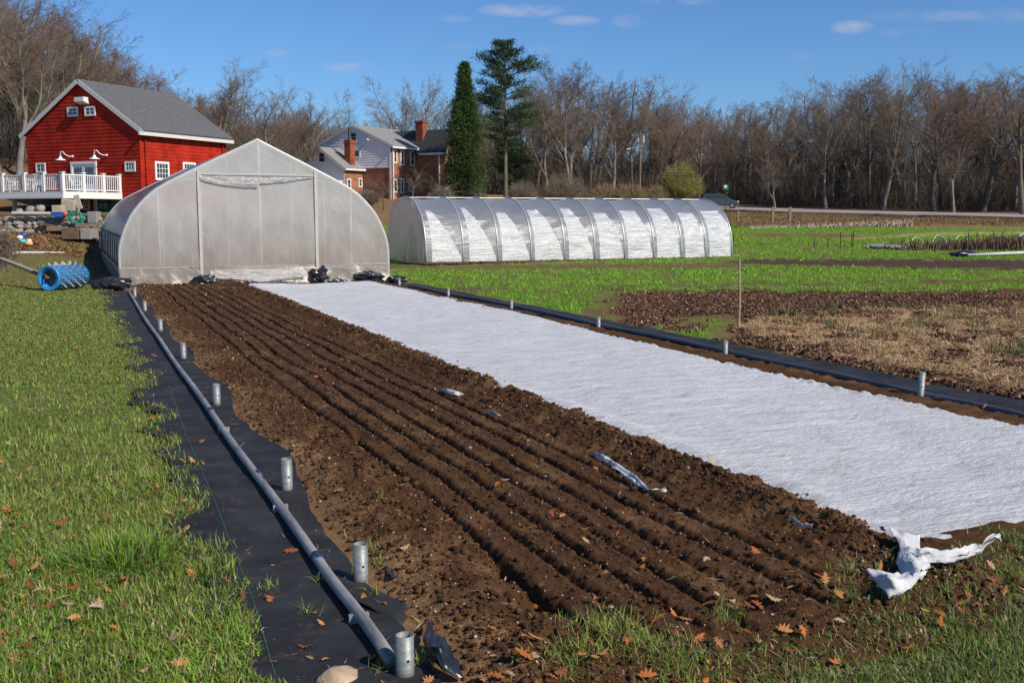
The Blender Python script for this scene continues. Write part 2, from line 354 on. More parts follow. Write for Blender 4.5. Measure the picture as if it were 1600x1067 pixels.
# ---- soil bed with furrows
def soil_h(u, v):
    f = .018 * fbm(u * 6, v * 6, 31, 4) + .042 * fbm(u * 17, v * 17, 41, 4) + .026 * fbm(u * 55, v * 55, 51, 3)
    big = fbm(u * 1.6, v * 1.6, 61, 3)
    uu = u + (fbm(u * 1.1, v * .5, 71, 3) - .5) * .16
    fm = sm(uu, 1.98, 2.16) * (1 - sm(uu, 3.78, 3.9)) * sm(v, 3.55, 4.3)
    ph = (uu - 2.05) / .242; saw = ph - np.floor(ph)
    depthv = .55 + .9 * fbm(v * .9, np.floor(ph) * 3.7, 77, 3)
    fur = -np.exp(-((saw - .5) / .13) ** 2) * .066 * depthv
    calm = 1 - .42 * fm * (1 - np.exp(-((saw - .5) / .30) ** 2))
    z = .03 + f * calm * 1.0 + fur * fm
    berm = np.exp(-((u - 4.22 - (fbm(v * .8, v * 0 + 2, 81) - .5) * .25) / .17) ** 2) * (.02 + .13 * fbm(u * 5, v * 5, 82, 4))
    z = z + berm * sm(v, 4.2, 4.8)
    z = z + .085 * (fbm(u * 7, v * 7, 91, 4) - .45) * np.clip(1 - fm - .15, 0, 1) * sm(u, 1.6, 1.9)
    for (a, b_, r, d) in PITS: z = z - 1.25 * d * np.exp(-(((u - a) / r) ** 2 + ((v - b_) / (r * 1.6)) ** 2))
    z = z * sm(u, 1.38, 1.75) * sm(v, 3.3, 4.0) + .004
    return z - .09 * sm(u, 8.36, 8.5) - .09 * (1 - sm(u, 1.2, 1.32)) - .12 * (1 - sm(v, 3.15, 3.6))
PITS = []
for (px, py, r, d) in [(603, 775, .07, .10), (640, 815, .06, .09), (775, 905, .09, .12), (835, 955, .09, .13), (500, 690, .10, .08), (545, 735, .07, .06), (520, 600, .2, .05), (560, 690, .08, .05), (430, 560, .15, .06), (1340, 930, .10, .07), (700, 870, .08, .07), (1160, 955, .08, .06)]:
    p = G(px, py); PITS.append((p.x, p.y, r, d))
uu = np.concatenate([np.arange(1.2, 4.6, .0105), np.arange(4.62, 9.0, .09)]); vv = [3.1]
while vv[-1] < 31.2: vv.append(vv[-1] + max(.012, .0031 * vv[-1]))
vv = np.array(vv); U, V = np.meshgrid(uu, vv); U = U.ravel(); V = V.ravel(); Z = soil_h(U, V)
under = sm(U, 4.5, 4.75) * (1 - sm(U, 7.75, 8.05)) * sm(V, 4.5, 4.75); Z = Z * (1 - .7 * under) - under * .04
nu_, nv_ = len(uu), len(vv); ii, jj = np.meshgrid(np.arange(nv_ - 1), np.arange(nu_ - 1), indexing='ij'); ii = ii.ravel(); jj = jj.ravel()
sf = np.stack([ii * nu_ + jj, ii * nu_ + jj + 1, (ii + 1) * nu_ + jj + 1, (ii + 1) * nu_ + jj], 1)
dry = (1 - sm(U + (fbm(U * 2, V * 2, 12) - .5) * .5, 1.45, 1.85)) * .8 + .22 * sm(fbm(U * 3, V * 3, 14), .52, .7)
dry = np.clip(dry + .6 * np.exp(-((U - 4.4) / .07) ** 2) * sm(fbm(U * 4, V * 2, 15), .45, .55), 0, 1)
scol = np.outer(1 - dry, (.084, .041, .0185)) + np.outer(dry, (.30, .17, .08)); scol *= (.75 + .5 * fbm(U * 12, V * 12, 16))[:, None]
ground_mat('soil', 45., 130., .012, .5, 1.45)
tag(build_np('soil_bed', np.stack([U, V, Z], 1), sf, 'soil', smooth=False, cols={'col': scol}), kind='structure')

# clods and pebbles scattered over the bed: one mass of stuff
def scatter_rocks(name, P_, S, colr, mat='clod'):
    ico = np.array([(0, 0, 1), (.89, 0, .45), (.28, .85, .45), (-.72, .53, .45), (-.72, -.53, .45), (.28, -.85, .45), (.72, .53, -.45), (-.28, .85, -.45), (-.89, 0, -.45), (-.28, -.85, -.45), (.72, -.53, -.45), (0, 0, -1)])
    fc = np.array([(0, 1, 2), (0, 2, 3), (0, 3, 4), (0, 4, 5), (0, 5, 1), (1, 6, 2), (2, 7, 3), (3, 8, 4), (4, 9, 5), (5, 10, 1), (6, 7, 2), (7, 8, 3), (8, 9, 4), (9, 10, 5), (10, 6, 1), (11, 7, 6), (11, 8, 7), (11, 9, 8), (11, 10, 9), (11, 6, 10)])
    n = len(P_); jit = 1 + nrg.uniform(-.3, .3, (n, 12, 1)); sc3 = S[:, None, None] * nrg.uniform(.6, 1.1, (n, 1, 3)) * np.array((1, 1, .75))
    ang = nrg.uniform(0, 6.28, n); v = ico[None] * jit * sc3; ca, sa = np.cos(ang)[:, None], np.sin(ang)[:, None]
    v = np.stack([v[..., 0] * ca - v[..., 1] * sa, v[..., 0] * sa + v[..., 1] * ca, v[..., 2]], -1) + P_[:, None, :]
    F = (fc[None] + (np.arange(n) * 12)[:, None, None]).reshape(-1, 3)
    return build_np(name, v.reshape(-1, 3), F, mat, cols={'col': np.repeat(colr, 12, 0)})
attr_mat('clod', rough=.95, spec=.15); attr_mat('leafy', rough=.7, trans=.35, spec=.3); attr_mat('litter', rough=.85, spec=.2); attr_mat('dryleaf', rough=.7, trans=.2, spec=.25)
n = 40000
v = 3.4 * np.exp(nrg.uniform(0, math.log(31 / 3.4), n)); u = nrg.uniform(1.45, 4.5, n); m = nrg.random(n) < .35; u[m] = 4.22 + nrg.normal(0, .14, m.sum()); m2 = nrg.random(n) < .25; u[m2] = nrg.uniform(1.5, 2.15, m2.sum())
s = np.clip(nrg.gamma(2., .0032, n), .003, .028) * (1 + v * .03); z = soil_h(u, v) + s * .3
ph = (u - 2.1) / .222
cc = np.outer(np.ones(n), (.078, .039, .019)) * nrg.uniform(.4, 1.5, (n, 1)); k = nrg.random(n) < .10; cc[k] = np.array((.42, .32, .25)) * nrg.uniform(.6, 1.3, (k.sum(), 1)); s[k] *= .55
tag(scatter_rocks('soil_clods', np.stack([u, v, z], 1), s, cc), 'loose dark soil clods and small pale pebbles scattered over the tilled bed', 'soil clods', kind='stuff')

# ------------------------------------------------------------------ grass, leaves, straw (masses)
def blades(name, P_, h, wd, colr, lean=.6, mat='leafy', az0=None, parent=None, curl=.5):
    n = len(P_); a = nrg.uniform(0, 2 * pi, n) if az0 is None else az0; ln = nrg.uniform(.1, lean, n) if np.isscalar(lean) else lean
    d = np.stack([np.cos(a), np.sin(a), np.zeros(n)], 1); q = np.stack([-np.sin(a), np.cos(a), np.zeros(n)], 1); tw = nrg.uniform(-.9, .9, n)[:, None]; q = q * np.cos(tw) + d * np.sin(tw)
    up = np.array((0, 0, 1.))
    hh = h[:, None]; w_ = wd[:, None]; l1 = ln[:, None]
    mid = P_ + up * hh * .55 * np.cos(l1) + d * hh * .55 * np.sin(l1); l2 = np.clip(l1 * (1 + curl * 1.6) + .1, 0, 1.9); tip = mid + up * hh * .5 * np.cos(l2) + d * hh * .5 * np.sin(l2)
    v = np.stack([P_ - q * w_ / 2, P_ + q * w_ / 2, mid + q * w_ * .42, mid - q * w_ * .42, tip], 1).reshape(-1, 3)
    i = (np.arange(n) * 5)[:, None]; F = np.stack([i + [0, 1, 2], i + [0, 2, 3], i + [3, 2, 4]], 1).reshape(-1, 3)
    return build_np(name, v, F, mat, cols={'col': np.repeat(colr, 5, 0)}, parent=parent)
def px_scatter(n, x0, x1, y0, y1):
    px = nrg.uniform(x0, x1, n); py = nrg.uniform(y0, y1, n)
    a = (px - 800) / 1600; b = (533.5 - py) / 1600; fw = cos(PT) + b * sin(PT); up = -sin(PT) + b * cos(PT); t = -H / up
    return (a * RX[0] + fw * FX[0]) * t, (a * RX[1] + fw * FX[1]) * t, px, py
def edge_fab(v): return .66 + .19 * sm(v, 4, 25) + (fbm(v * 1.9, v * 0 + 5., 101, 4) - .5) * .55 + .05 * sin(1.)
def grass_cols(n, base, var=.35, dead=.12, deadc=(.38, .29, .14)):
    c = np.outer(np.ones(n), base) * nrg.uniform(1 - var, 1 + var, (n, 1)); c[:, 0] *= nrg.uniform(.75, 1.35, n); k = nrg.random(n) < dead; c[k] = np.array(deadc) * nrg.uniform(.5, 1.2, (k.sum(), 1)); return c
# left lawn
x, y, px, py = px_scatter(370000, -420, 620, 400, 1300)
dist = x * FX[0] + y * FX[1]; den = .35 + 1.1 * fbm(x * 2.2, y * 2.2, 111, 3); e = edge_fab(y)
keep = (dist < 45) & (x < e + .02) & (nrg.random(len(x)) < den * np.where(x > e - .12, .6, 1)) & (dist > 2.2)
x, y, dist, px = x[keep], y[keep], dist[keep], px[keep]; n = len(x); cl = fbm(x * 3.1, y * 3.1, 113, 3)
hb = (.035 + .06 * cl) * nrg.uniform(.5, 1.3, n) * (1 - .45 * sm(dist, 8, 26))
wb = nrg.uniform(.0035, .0095, n) * (1 + sm(dist, 6, 26) * 2.6)
yel = sm(fbm(x * .7, y * .7, 115), .4, .65)
gc = grass_cols(n, (.19, .30, .042), .55, .17, (.55, .43, .24)) * (.7 + .6 * fbm(x * 2.2, y * 2.2, 117, 3))[:, None]; gc = gc * (1 - .3 * yel[:, None]) + np.outer(yel * .3, (.25, .25, .06)); far_y = sm(dist, 22, 30); gc = gc * (1 - far_y * .5)[:, None] + np.outer(far_y * .5, (.24, .21, .07))
tag(blades('lawn_grass', np.stack([x, y, terr(x, y) - .005 + .02 * sm(x - edge_fab(y), -.2, -.1)], 1), hb, wb, gc, 1.65), 'short green lawn grass growing left of the black ground cloth', 'grass', kind='stuff')
x, y, px, py = px_scatter(240000, -200, 260, 400, 600)
dist = x * FX[0] + y * FX[1]; keep = (dist < 46) & (dist > 9) & (x < edge_fab(y)) & (nrg.random(len(x)) < .35 + 1.1 * fbm(x * 1.3, y * 1.3, 118, 3) - .45 * sm(dist, 27, 32)); x, y, dist = x[keep], y[keep], dist[keep]; n = len(x)
gc2 = grass_cols(n, (.20, .27, .055), .45, .18, (.42, .33, .16)); fy_ = (sm(dist, 24, 33) * .6)[:, None]; gc2 = gc2 * (1 - fy_) + fy_ * np.array((.30, .25, .09)) * nrg.uniform(.6, 1.3, (n, 1))
tag(blades('far_lawn_grass', np.stack([x, y, terr(x, y)], 1), nrg.uniform(.025, .06, n), .004 + .0006 * dist, gc2, 1.4), 'short yellowing lawn grass around the blue roller', 'grass', kind='stuff')
# front right corner and bed foot
x, y, px, py = px_scatter(230000, 560, 1950, 850, 1300)
dist = x * FX[0] + y * FX[1]; fr = 3.78 + .62 * sm(x, 2.9, 4.2) + (fbm(x * 1.5, y * 1.5, 121) - .5) * .7 - .25 * (1 - sm(x, 1.5, 2.6))
fr = fr + .25 * sm(x, 4.6, 5.2)
den = (.15 + 1.2 * fbm(x * 2.6, y * 2.6, 123, 3)); prob = den * sm(fr - y, -.05, .35) * (.25 + .75 * sm(x, 3.2, 4.2) + .75 * sm(3.7 - y, 0, .5))
prob = np.where((px > 1340) & (px < 1570) & (py > 858) & (py < 975), prob * .25, prob); keep = (nrg.random(len(x)) < prob * .8) & (x > 1.5) & (dist > 2.2)
x, y = x[keep], y[keep]; n = len(x); hb = (.03 + .05 * fbm(x * 3, y * 3, 125)) * nrg.uniform(.5, 1.4, n); wb = nrg.uniform(.0032, .0085, n)
zz = np.maximum(terr(x, y) - .10 * sm(y, 3.2, 4.2) * sm(x, .6, 1.6) * (1 - sm(x, 8.3, 9.1)), soil_h(x, y)) - .005
tag(blades('verge_grass', np.stack([x, y, zz], 1), hb, wb, grass_cols(n, (.15, .23, .045), .55, .22, (.45, .34, .2)), 1.45), 'patchy green grass across the foot of the soil bed, bottom right', 'grass', kind='stuff')
# tufts on the cloth, weeds at posts
TP = []
def tuft(px, py, k, r): 
    p = G(px, py); TP.extend([(p.x + rnd.gauss(0, r), p.y + rnd.gauss(0, r), p.z + .012) for _ in range(k)])
for t in [(300, 775, 60, .05), (325, 862, 160, .06), (420, 925, 60, .03), (352, 935, 50, .05), (370, 975, 60, .04), (480, 965, 25, .03), (300, 800, 80, .08), (345, 1010, 120, .06), (580, 870, 25, .05), (590, 890, 30, .03), (585, 935, 30, .02), (552, 910, 20, .03), (660, 1040, 90, .03), (600, 1050, 60, .03), (495, 870, 25, .02), (590, 800, 14, .03), (340, 610, 20, .04), (292, 570, 20, .05), (245, 640, 60, .06), (262, 690, 60, .07), (230, 600, 50, .08), (500, 915, 14, .02), (310, 900, 60, .06)]: tuft(*t)
for t in [(940, 1000, 420, .10), (1000, 1025, 300, .1), (890, 1050, 260, .09), (1130, 985, 60, .05), (1140, 970, 50, .04), (1060, 1045, 300, .08)]: tuft(*t)
TP = np.array(TP); n = len(TP)
TP[:, 2] = np.maximum(TP[:, 2], soil_h(TP[:, 0], TP[:, 1]))
tag(blades('weed_grass', TP, nrg.uniform(.04, .11, n), nrg.uniform(.003, .005, n), grass_cols(n, (.25, .34, .07), .4, .2), 1.4), 'thin grass tufts creeping over the cloth edge and bed foot', 'grass', kind='stuff')
# the big tuft
p0 = G(190, 880); k = 1700; an = nrg.uniform(0, 2 * pi, k); r_ = np.sqrt(nrg.random(k)) * .30
tp = np.stack([r_ * np.cos(an), r_ * np.sin(an), np.zeros(k)], 1)
tf = blades('grass_tussock', tp, nrg.uniform(.07, .23, k), nrg.uniform(.005, .010, k), grass_cols(k, (.18, .31, .04), .55, .12), lean=np.clip(.25 + r_ * 2.6 + nrg.normal(0, .35, k), .05, 1.4), az0=an + nrg.normal(0, .9, k))
tf.location = p0; tag(tf, 'large dense tussock of long bright grass in the left lawn', 'grass tussock')

# cover crop on the field
x, y, px, py = px_scatter(420000, 590, 1900, 400, 700)
z = terr(x, y); c_ = zones(x, y, z); green = c_[:, 1] / (c_.sum(1) + 1e-6)
keep = (x > 9.6) & (green > .5) & (nrg.random(len(x)) < sm(green, .48, .56))
x, y, z = x[keep], y[keep], z[keep]; dist = x * FX[0] + y * FX[1]; n = len(x)
hb = nrg.uniform(.05, .12, n) * (.6 + .8 * fbm(x * 1.5, y * 1.5, 131)); wb = .004 + .00065 * dist * nrg.uniform(.5, 1.1, n)
gc = grass_cols(n, (.22, .42, .035), .45, .05)
tag(blades('cover_crop', np.stack([x, y, z], 1), hb, wb, gc, .9), 'bright green cover crop sown in strips across the field', 'cover crop', kind='stuff')
# far cover crop strips, up the slope
x = nrg.uniform(20, 90, 170000); y = nrg.uniform(30, 85, 170000); z = terr(x, y); c_ = zones(x, y, z); green = c_[:, 1] / c_.sum(1); keep = green > .52
x, y, z = x[keep], y[keep], z[keep]; n = len(x)
tag(blades('far_cover_crop', np.stack([x, y, z], 1), nrg.uniform(.06, .15, n), nrg.uniform(.02, .05, n), grass_cols(n, (.22, .42, .035), .45, .05), .9), 'bright green cover crop on the rising strips before the road', 'cover crop', kind='stuff')

# straw mulch and leaf litter
def chips(name, P_, s, colr, mat='litter', asp=.3, tilt=.6):
    n = len(P_); a = nrg.uniform(0, 2 * pi, n); t = nrg.normal(0, tilt, n); t2 = nrg.normal(0, tilt, n)
    d = np.stack([np.cos(a) * np.cos(t), np.sin(a) * np.cos(t), np.sin(t)], 1) * s[:, None]; q = np.stack([-np.sin(a) * np.cos(t2), np.cos(a) * np.cos(t2), np.sin(t2)], 1) * (s * asp)[:, None]
    v = np.stack([P_ - d, P_ + q, P_ + d, P_ - q], 1).reshape(-1, 3); F = np.arange(n * 4).reshape(-1, 4)
    return build_np(name, v, F, mat, cols={'col': np.repeat(colr, 4, 0)})
x, y, px, py = px_scatter(260000, 850, 1950, 440, 680); z = terr(x, y); c_ = zones(x, y, z)
straw = (c_[:, 0] > .24); leafk = (c_[:, 0] < .2) & (c_[:, 1] < c_[:, 0] * .62) & (c_[:, 0] > .08)
k = (x > 9.6) & straw; n = k.sum(); P_ = np.stack([x[k], y[k], z[k] + nrg.uniform(0, .05, n) + .10 * sm(fbm(x[k] * 1.1, y[k] * 1.1, 141), .4, .7)], 1)
tag(chips('straw_mulch', P_, nrg.uniform(.03, .10, n), np.outer(nrg.uniform(.35, 1.2, n), (.55, .37, .20)), asp=.06, tilt=.5), 'pale straw mulch heaped over the bed right of the stake', 'straw mulch', kind='stuff')
k = (x > 9.4) & leafk; n = k.sum(); P_ = np.stack([x[k], y[k], z[k] + nrg.uniform(.0, .05, n)], 1)
lc = np.array([(.16, .085, .045), (.22, .12, .07), (.085, .045, .03), (.32, .2, .13), (.42, .33, .24)])[nrg.choice(5, n, p=[.4, .22, .25, .1, .03])] * nrg.uniform(.6, 1.2, (n, 1))
tag(chips('leaf_litter', P_, nrg.uniform(.014, .042, n), lc, asp=.6, tilt=.7), 'rust brown leaf mulch spread over the field strip', 'leaf litter', kind='stuff')
# garlic / onion shoots in the straw
k = nrg.random(len(x)) < .028; k &= (x > 11) & (straw | leafk) & (py > 478) & (px > 1180) & (py < 640); pp = np.stack([x[k], y[k], z[k] + .03], 1)
cl = fbm(pp[:, 0] * 1.2, pp[:, 1] * 1.2, 151); pp = pp[cl > .56]; pp = np.repeat(pp, 5, 0) + nrg.normal(0, .02, (len(pp) * 5, 3)) * (1, 1, 0); n = len(pp)
tag(blades('onion_shoots', pp, nrg.uniform(.10, .26, n), nrg.uniform(.010, .020, n), grass_cols(n, (.13, .18, .065), .35, .25), 1.1), 'blue green shoots coming up through the straw mulch', 'shoots', kind='stuff')

# fallen oak leaves
def oak_leaves(name, P_, S, colr, lift=.35):
    out = [(0, -1), (.12, -.6), (.42, -.55), (.2, -.28), (.6, -.1), (.25, .1), (.62, .42), (.22, .42), (.2, .8), (0, 1.0)]; half = np.array(out); oth = half[1:-1][::-1] * (-1, 1)
    ol = np.concatenate([half, oth]); m = len(ol); n = len(P_); a = nrg.uniform(0, 2 * pi, n)
    X = ol[None, :, 0] * S[:, None] * nrg.uniform(.7, 1.1, (n, 1)); Y = ol[None, :, 1] * S[:, None]; cv = nrg.uniform(-.5, 1.0, (n, 1)); tw = nrg.normal(0, lift, (n, 1)); t3 = nrg.normal(0, lift, (n, 1))
    Zz = cv * X ** 2 / S[:, None] + .5 * nrg.uniform(-.6, .8, (n, 1)) * Y ** 2 / S[:, None] + X * tw + Y * t3; Zz -= Zz.min(1, keepdims=True)
    ca, sa = np.cos(a)[:, None], np.sin(a)[:, None]; v = np.stack([X * ca - Y * sa, X * sa + Y * ca, Zz], -1) + P_[:, None]
    # centre vertex fan
    cz = v.mean(1, keepdims=True); v = np.concatenate([v, cz], 1); M1 = m + 1; b = (np.arange(n) * M1)[:, None, None]; tri = np.array([(i, (i + 1) % m, m) for i in range(m)])[None]
    return build_np(name, v.reshape(-1, 3), (tri + b).reshape(-1, 3), 'dryleaf', cols={'col': np.repeat(colr, M1, 0)})
LCOL = np.array([(.50, .17, .045), (.55, .25, .09), (.30, .10, .04), (.46, .31, .18), (.55, .40, .28)])
x, y, px, py = px_scatter(5200, -300, 1900, 500, 1250)
e = edge_fab(y); bed = (x > 1.5) & (x < 8.9) & (y > 4.3); lawn = x < e; cloth = (x > e) & (x < 1.5)
cln = fbm(x * 1.4, y * 1.4, 161); pr = np.where(lawn, .16 + .6 * sm(cln, .5, .7), np.where(cloth, .10, np.where(bed, .06, .33))); pr = np.where((x > 4.35) & (x < 8.3) & (y > 4.6), 0, pr); pr = np.where(x > 8.5, .25, pr)
k = nrg.random(len(x)) < pr; x, y = x[k], y[k]; n = len(x); base = np.where((x < 1.5) | (x > 8.9), terr(x, y), np.maximum(soil_h(x, y), -.06)); base = base + np.where(x < edge_fab(y), nrg.uniform(.005, .05, n), .02)
tag(oak_leaves('fallen_leaves', np.stack([x, y, base], 1), nrg.uniform(.022, .048, n), LCOL[nrg.choice(5, n, p=[.35, .25, .22, .12, .06])] * nrg.uniform(.7, 1.15, (n, 1))), 'dry orange brown oak leaves scattered over grass, cloth and soil', 'fallen leaves', kind='stuff')
# dead stalks / straw bits on soil and lawn
x, y, px, py = px_scatter(3600, -200, 1800, 480, 1200); k = ~((x > 4.4) & (x < 8.3) & (y > 4.6)) & (nrg.random(len(x)) < np.where((x > 1.5) & (y > 4.4), .35, .8)); x, y = x[k], y[k]; n = len(x)
base = np.where((x < 1.5) | (x > 8.9), terr(x, y) + .02, np.maximum(soil_h(x, y), -.06) + .008)
tag(chips('dead_stalks', np.stack([x, y, base], 1), nrg.uniform(.015, .07, n), np.outer(nrg.uniform(.4, 1.2, n), (.42, .32, .2)), asp=.04, tilt=.25), 'thin dry stalks and straw bits lying on soil and grass', 'dead stalks', kind='stuff')

# ------------------------------------------------------------------ ground cloth, row cover, rails, posts
def cloth_mat():
    m = M('ground_cloth', (.019, .019, .021), .7, .35, 2.2, .003, 40, col2=(.040, .039, .040), spec=.22); nt = m.node_tree; b = nt.nodes['Principled BSDF']
    tc = nt.nodes.new('ShaderNodeTexCoord'); n = nt.nodes.new('ShaderNodeTexNoise'); n.inputs['Scale'].default_value = 5; n.inputs['Detail'].default_value = 9; n.inputs['Roughness'].default_value = .8; nt.links.new(tc.outputs['Object'], n.inputs['Vector'])
    r = ramp(nt, n.outputs[0], [(.54, (0, 0, 0)), (.74, (1, 1, 1))]); x = nt.nodes.new('ShaderNodeMix'); x.data_type = 'RGBA'; nt.links.new(r, x.inputs[0])
    nt.links.new(b.inputs['Base Color'].links[0].from_socket, x.inputs[6]); x.inputs[7].default_value = (.11, .075, .05, 1); nt.links.new(x.outputs[2], b.inputs['Base Color']); return m
cloth_mat()
def strip_sheet(name, edge0, edge1, v0, v1, nu, h, label):
    vs = np.exp(np.linspace(math.log(v0), math.log(v1), 420)); t = np.linspace(0, 1, nu); Vg, T = np.meshgrid(vs, t, indexing='ij'); e0 = edge0(Vg); e1 = edge1(Vg); X = e0 + (e1 - e0) * T
    Zg = h(X, Vg, T); n_ = nu; ii, jj = np.meshgrid(np.arange(len(vs) - 1), np.arange(nu - 1), indexing='ij'); ii = ii.ravel(); jj = jj.ravel(); F = np.stack([ii * n_ + jj, ii * n_ + jj + 1, (ii + 1) * n_ + jj + 1, (ii + 1) * n_ + jj], 1)
    return build_np(name, np.stack([X.ravel(), Vg.ravel(), Zg.ravel()], 1), F, 'ground_cloth', smooth=True)
def fold(x, v, s): return .020 * (fbm(x * 2.2, v * .8, s, 3)) + .010 * np.maximum(0, fbm((x + v * .25) * 5, v * 1.2, s + 3, 3) - .45) * 3
def lcloth_r(v): return 1.50 - .16 * (1 - sm(v, 4.2, 8)) + .10 * np.sin(v * 1.7) * fbm(v * .9, v * 0, 201) + .05 * (fbm(v * 5, v * 0, 202) - .5) 
o = strip_sheet('ground_cloth', lambda v: edge_fab(v) - .15, lcloth_r, 2.6, 29.2, 40, lambda x, v, t: .013 + fold(x, v, 203) * 1.0 + .012 * (1 - sm(t, 0, .04)) * 0 + soil_h(x, v) * sm(x, 1.3, 1.7) * .9, '')
tag(o, 'black woven ground cloth along the left rail beside the lawn', 'ground cloth')
def rc_l(v): return 8.52 + .05 * np.sin(v * 2.1)
o = strip_sheet('ground_cloth', rc_l, lambda v: 9.30 + .25 * (fbm(v * 1.1, v * 0, 204) - .5), 5.2, 29.0, 16, lambda x, v, t: .02 + fold(x, v, 205) * 1.2, '')
tag(o, 'narrow dark ground cloth strip under the right hand pipe', 'ground cloth')
M('thread', (.05, .20, .10), .7, .1)
cloth0 = bpy.data.objects['ground_cloth']; tl_ = [G(*q) for q in [(430, 1062), (395, 945), (340, 800), (285, 667), (262, 600)]]; pts = []
for i in range(4):
    for k in range(10): p = tl_[i].lerp(tl_[i + 1], k / 10); x_ = np.array([p.x]); v_ = np.array([p.y]); pts.append((p.x, p.y, .015 + float(fold(x_, v_, 203)[0])))
MB().tube(pts, .0022, 4).build('thread', 'thread', cloth0)
# row cover
def cover_mat():
    m = bpy.data.materials.new('row_cover'); m.use_nodes = True; nt = m.node_tree; b = nt.nodes['Principled BSDF']; tc = nt.nodes.new('ShaderNodeTexCoord')
    mp = nt.nodes.new('ShaderNodeMapping'); mp.inputs['Scale'].default_value = (3.2, 9, 4); mp.inputs['Rotation'].default_value = (0, 0, radians(9)); nt.links.new(tc.outputs['Object'], mp.inputs[0])
    n = nt.nodes.new('ShaderNodeTexNoise'); n.inputs['Scale'].default_value = 3.2; n.inputs['Detail'].default_value = 8; n.inputs['Roughness'].default_value = .65; nt.links.new(mp.outputs[0], n.inputs['Vector'])
    n3 = nt.nodes.new('ShaderNodeTexNoise'); n3.inputs['Scale'].default_value = 1.3; n3.inputs['Detail'].default_value = 6; nt.links.new(mp.outputs[0], n3.inputs['Vector'])
    nt.links.new(ramp(nt, n3.outputs[0], [(.28, (.47, .45, .43)), (.46, (.60, .60, .61)), (.7, (.64, .64, .65))]), b.inputs['Base Color']); b.inputs['Roughness'].default_value = .85; b.inputs['Specular IOR Level'].default_value = .2
    bp = nt.nodes.new('ShaderNodeBump'); bp.inputs['Distance'].default_value = .04; nt.links.new(n.outputs[0], bp.inputs['Height']); nt.links.new(bp.outputs[0], b.inputs['Normal'])
    MATS['row_cover'] = m
cover_mat()
cv = np.exp(np.linspace(math.log(4.42), math.log(29.3), 520)); ct = np.linspace(0, 1, 150); Vg, T = np.meshgrid(cv, ct, indexing='ij')
le = [G(*p) for p in [(385, 450), (470, 492), (560, 541), (640, 573), (700, 602), (790, 632), (880, 668), (960, 697), (1050, 732), (1180, 778), (1260, 822), (1345, 861), (1420, 868)]]
le_u = np.interp(-Vg, [-p.y for p in le], [p.x for p in le]) if False else np.interp(Vg, [p.y for p in le][::-1], [p.x for p in le][::-1])
re_ = [G(*p) for p in [(590, 446), (660, 460), (760, 482), (850, 503), (900, 515), (1000, 542), (1200, 590), (1400, 634), (1500, 655), (1600, 676), (1800, 722)]]
re_u = np.interp(Vg, [p.y for p in re_][::-1], [p.x for p in re_][::-1]); re_u = np.where(Vg < re_[-1].y, re_[-1].x, re_u)
le_u = le_u + .07 * (fbm(Vg * 2.1, Vg * 0 + 4, 211, 4) - .5) - .03; re_u = re_u + .10 * (fbm(Vg * 1.2, Vg * 0 + 6, 212) - .5)
Xc = le_u + (re_u - le_u) * T
# near hem: curved edge between the near corner and the right side
hem = 4.40 + .13 * sm(Xc, 4.5, 6.2) + .05 * np.sin(Xc * 2.3) + .10 * (fbm(Xc * 3, Xc * 0, 213) - .5) * 1.2
Yc = Vg + (hem - 4.42) * np.exp(-(Vg - 4.42) / 1.2)
eh = np.minimum((Xc - le_u), (re_u - Xc)); 
Zc = .085 + .10 * (fbm(Xc * .8, Yc * .55, 215, 3) - .42) + .022 * (fbm(Xc * 1.3, Yc * 7, 216, 4) - .5) + .012 * (fbm((Xc - Yc * .3) * 2.6, Yc * 15, 217, 3) - .5)
Zc += .05 * np.exp(-((Xc - le_u - .30) / .12) ** 2) * fbm(Yc * 1.3, Yc * 0, 218)
Zc = Zc - .05 * (1 - sm(eh, 0, .16)) - .03 * (1 - sm(Yc - hem, 0, .15)) + soil_h(Xc, Yc) * .0
wr = .03 * np.maximum(0, fbm((Xc - le_u) * 2 + 3, Yc * 6 + (Xc - le_u) * 7, 219, 3) - .5) * (1 - sm(Xc - le_u, .1, .7)); Zc += wr * 2
Zc = np.maximum(Zc, soil_h(Xc, Yc) * np.exp(-(eh / .25)) + .006 - .02 * (1 - sm(eh, 0, .03)))
ii, jj = np.meshgrid(np.arange(len(cv) - 1), np.arange(149), indexing='ij'); ii = ii.ravel(); jj = jj.ravel(); F = np.stack([ii * 150 + jj, ii * 150 + jj + 1, (ii + 1) * 150 + jj + 1, (ii + 1) * 150 + jj], 1)
tag(build_np('row_cover', np.stack([Xc.ravel(), Yc.ravel(), Zc.ravel()], 1), F, 'row_cover', smooth=True), 'long white fleece row cover laid over the bed beside the bare soil', 'row cover')
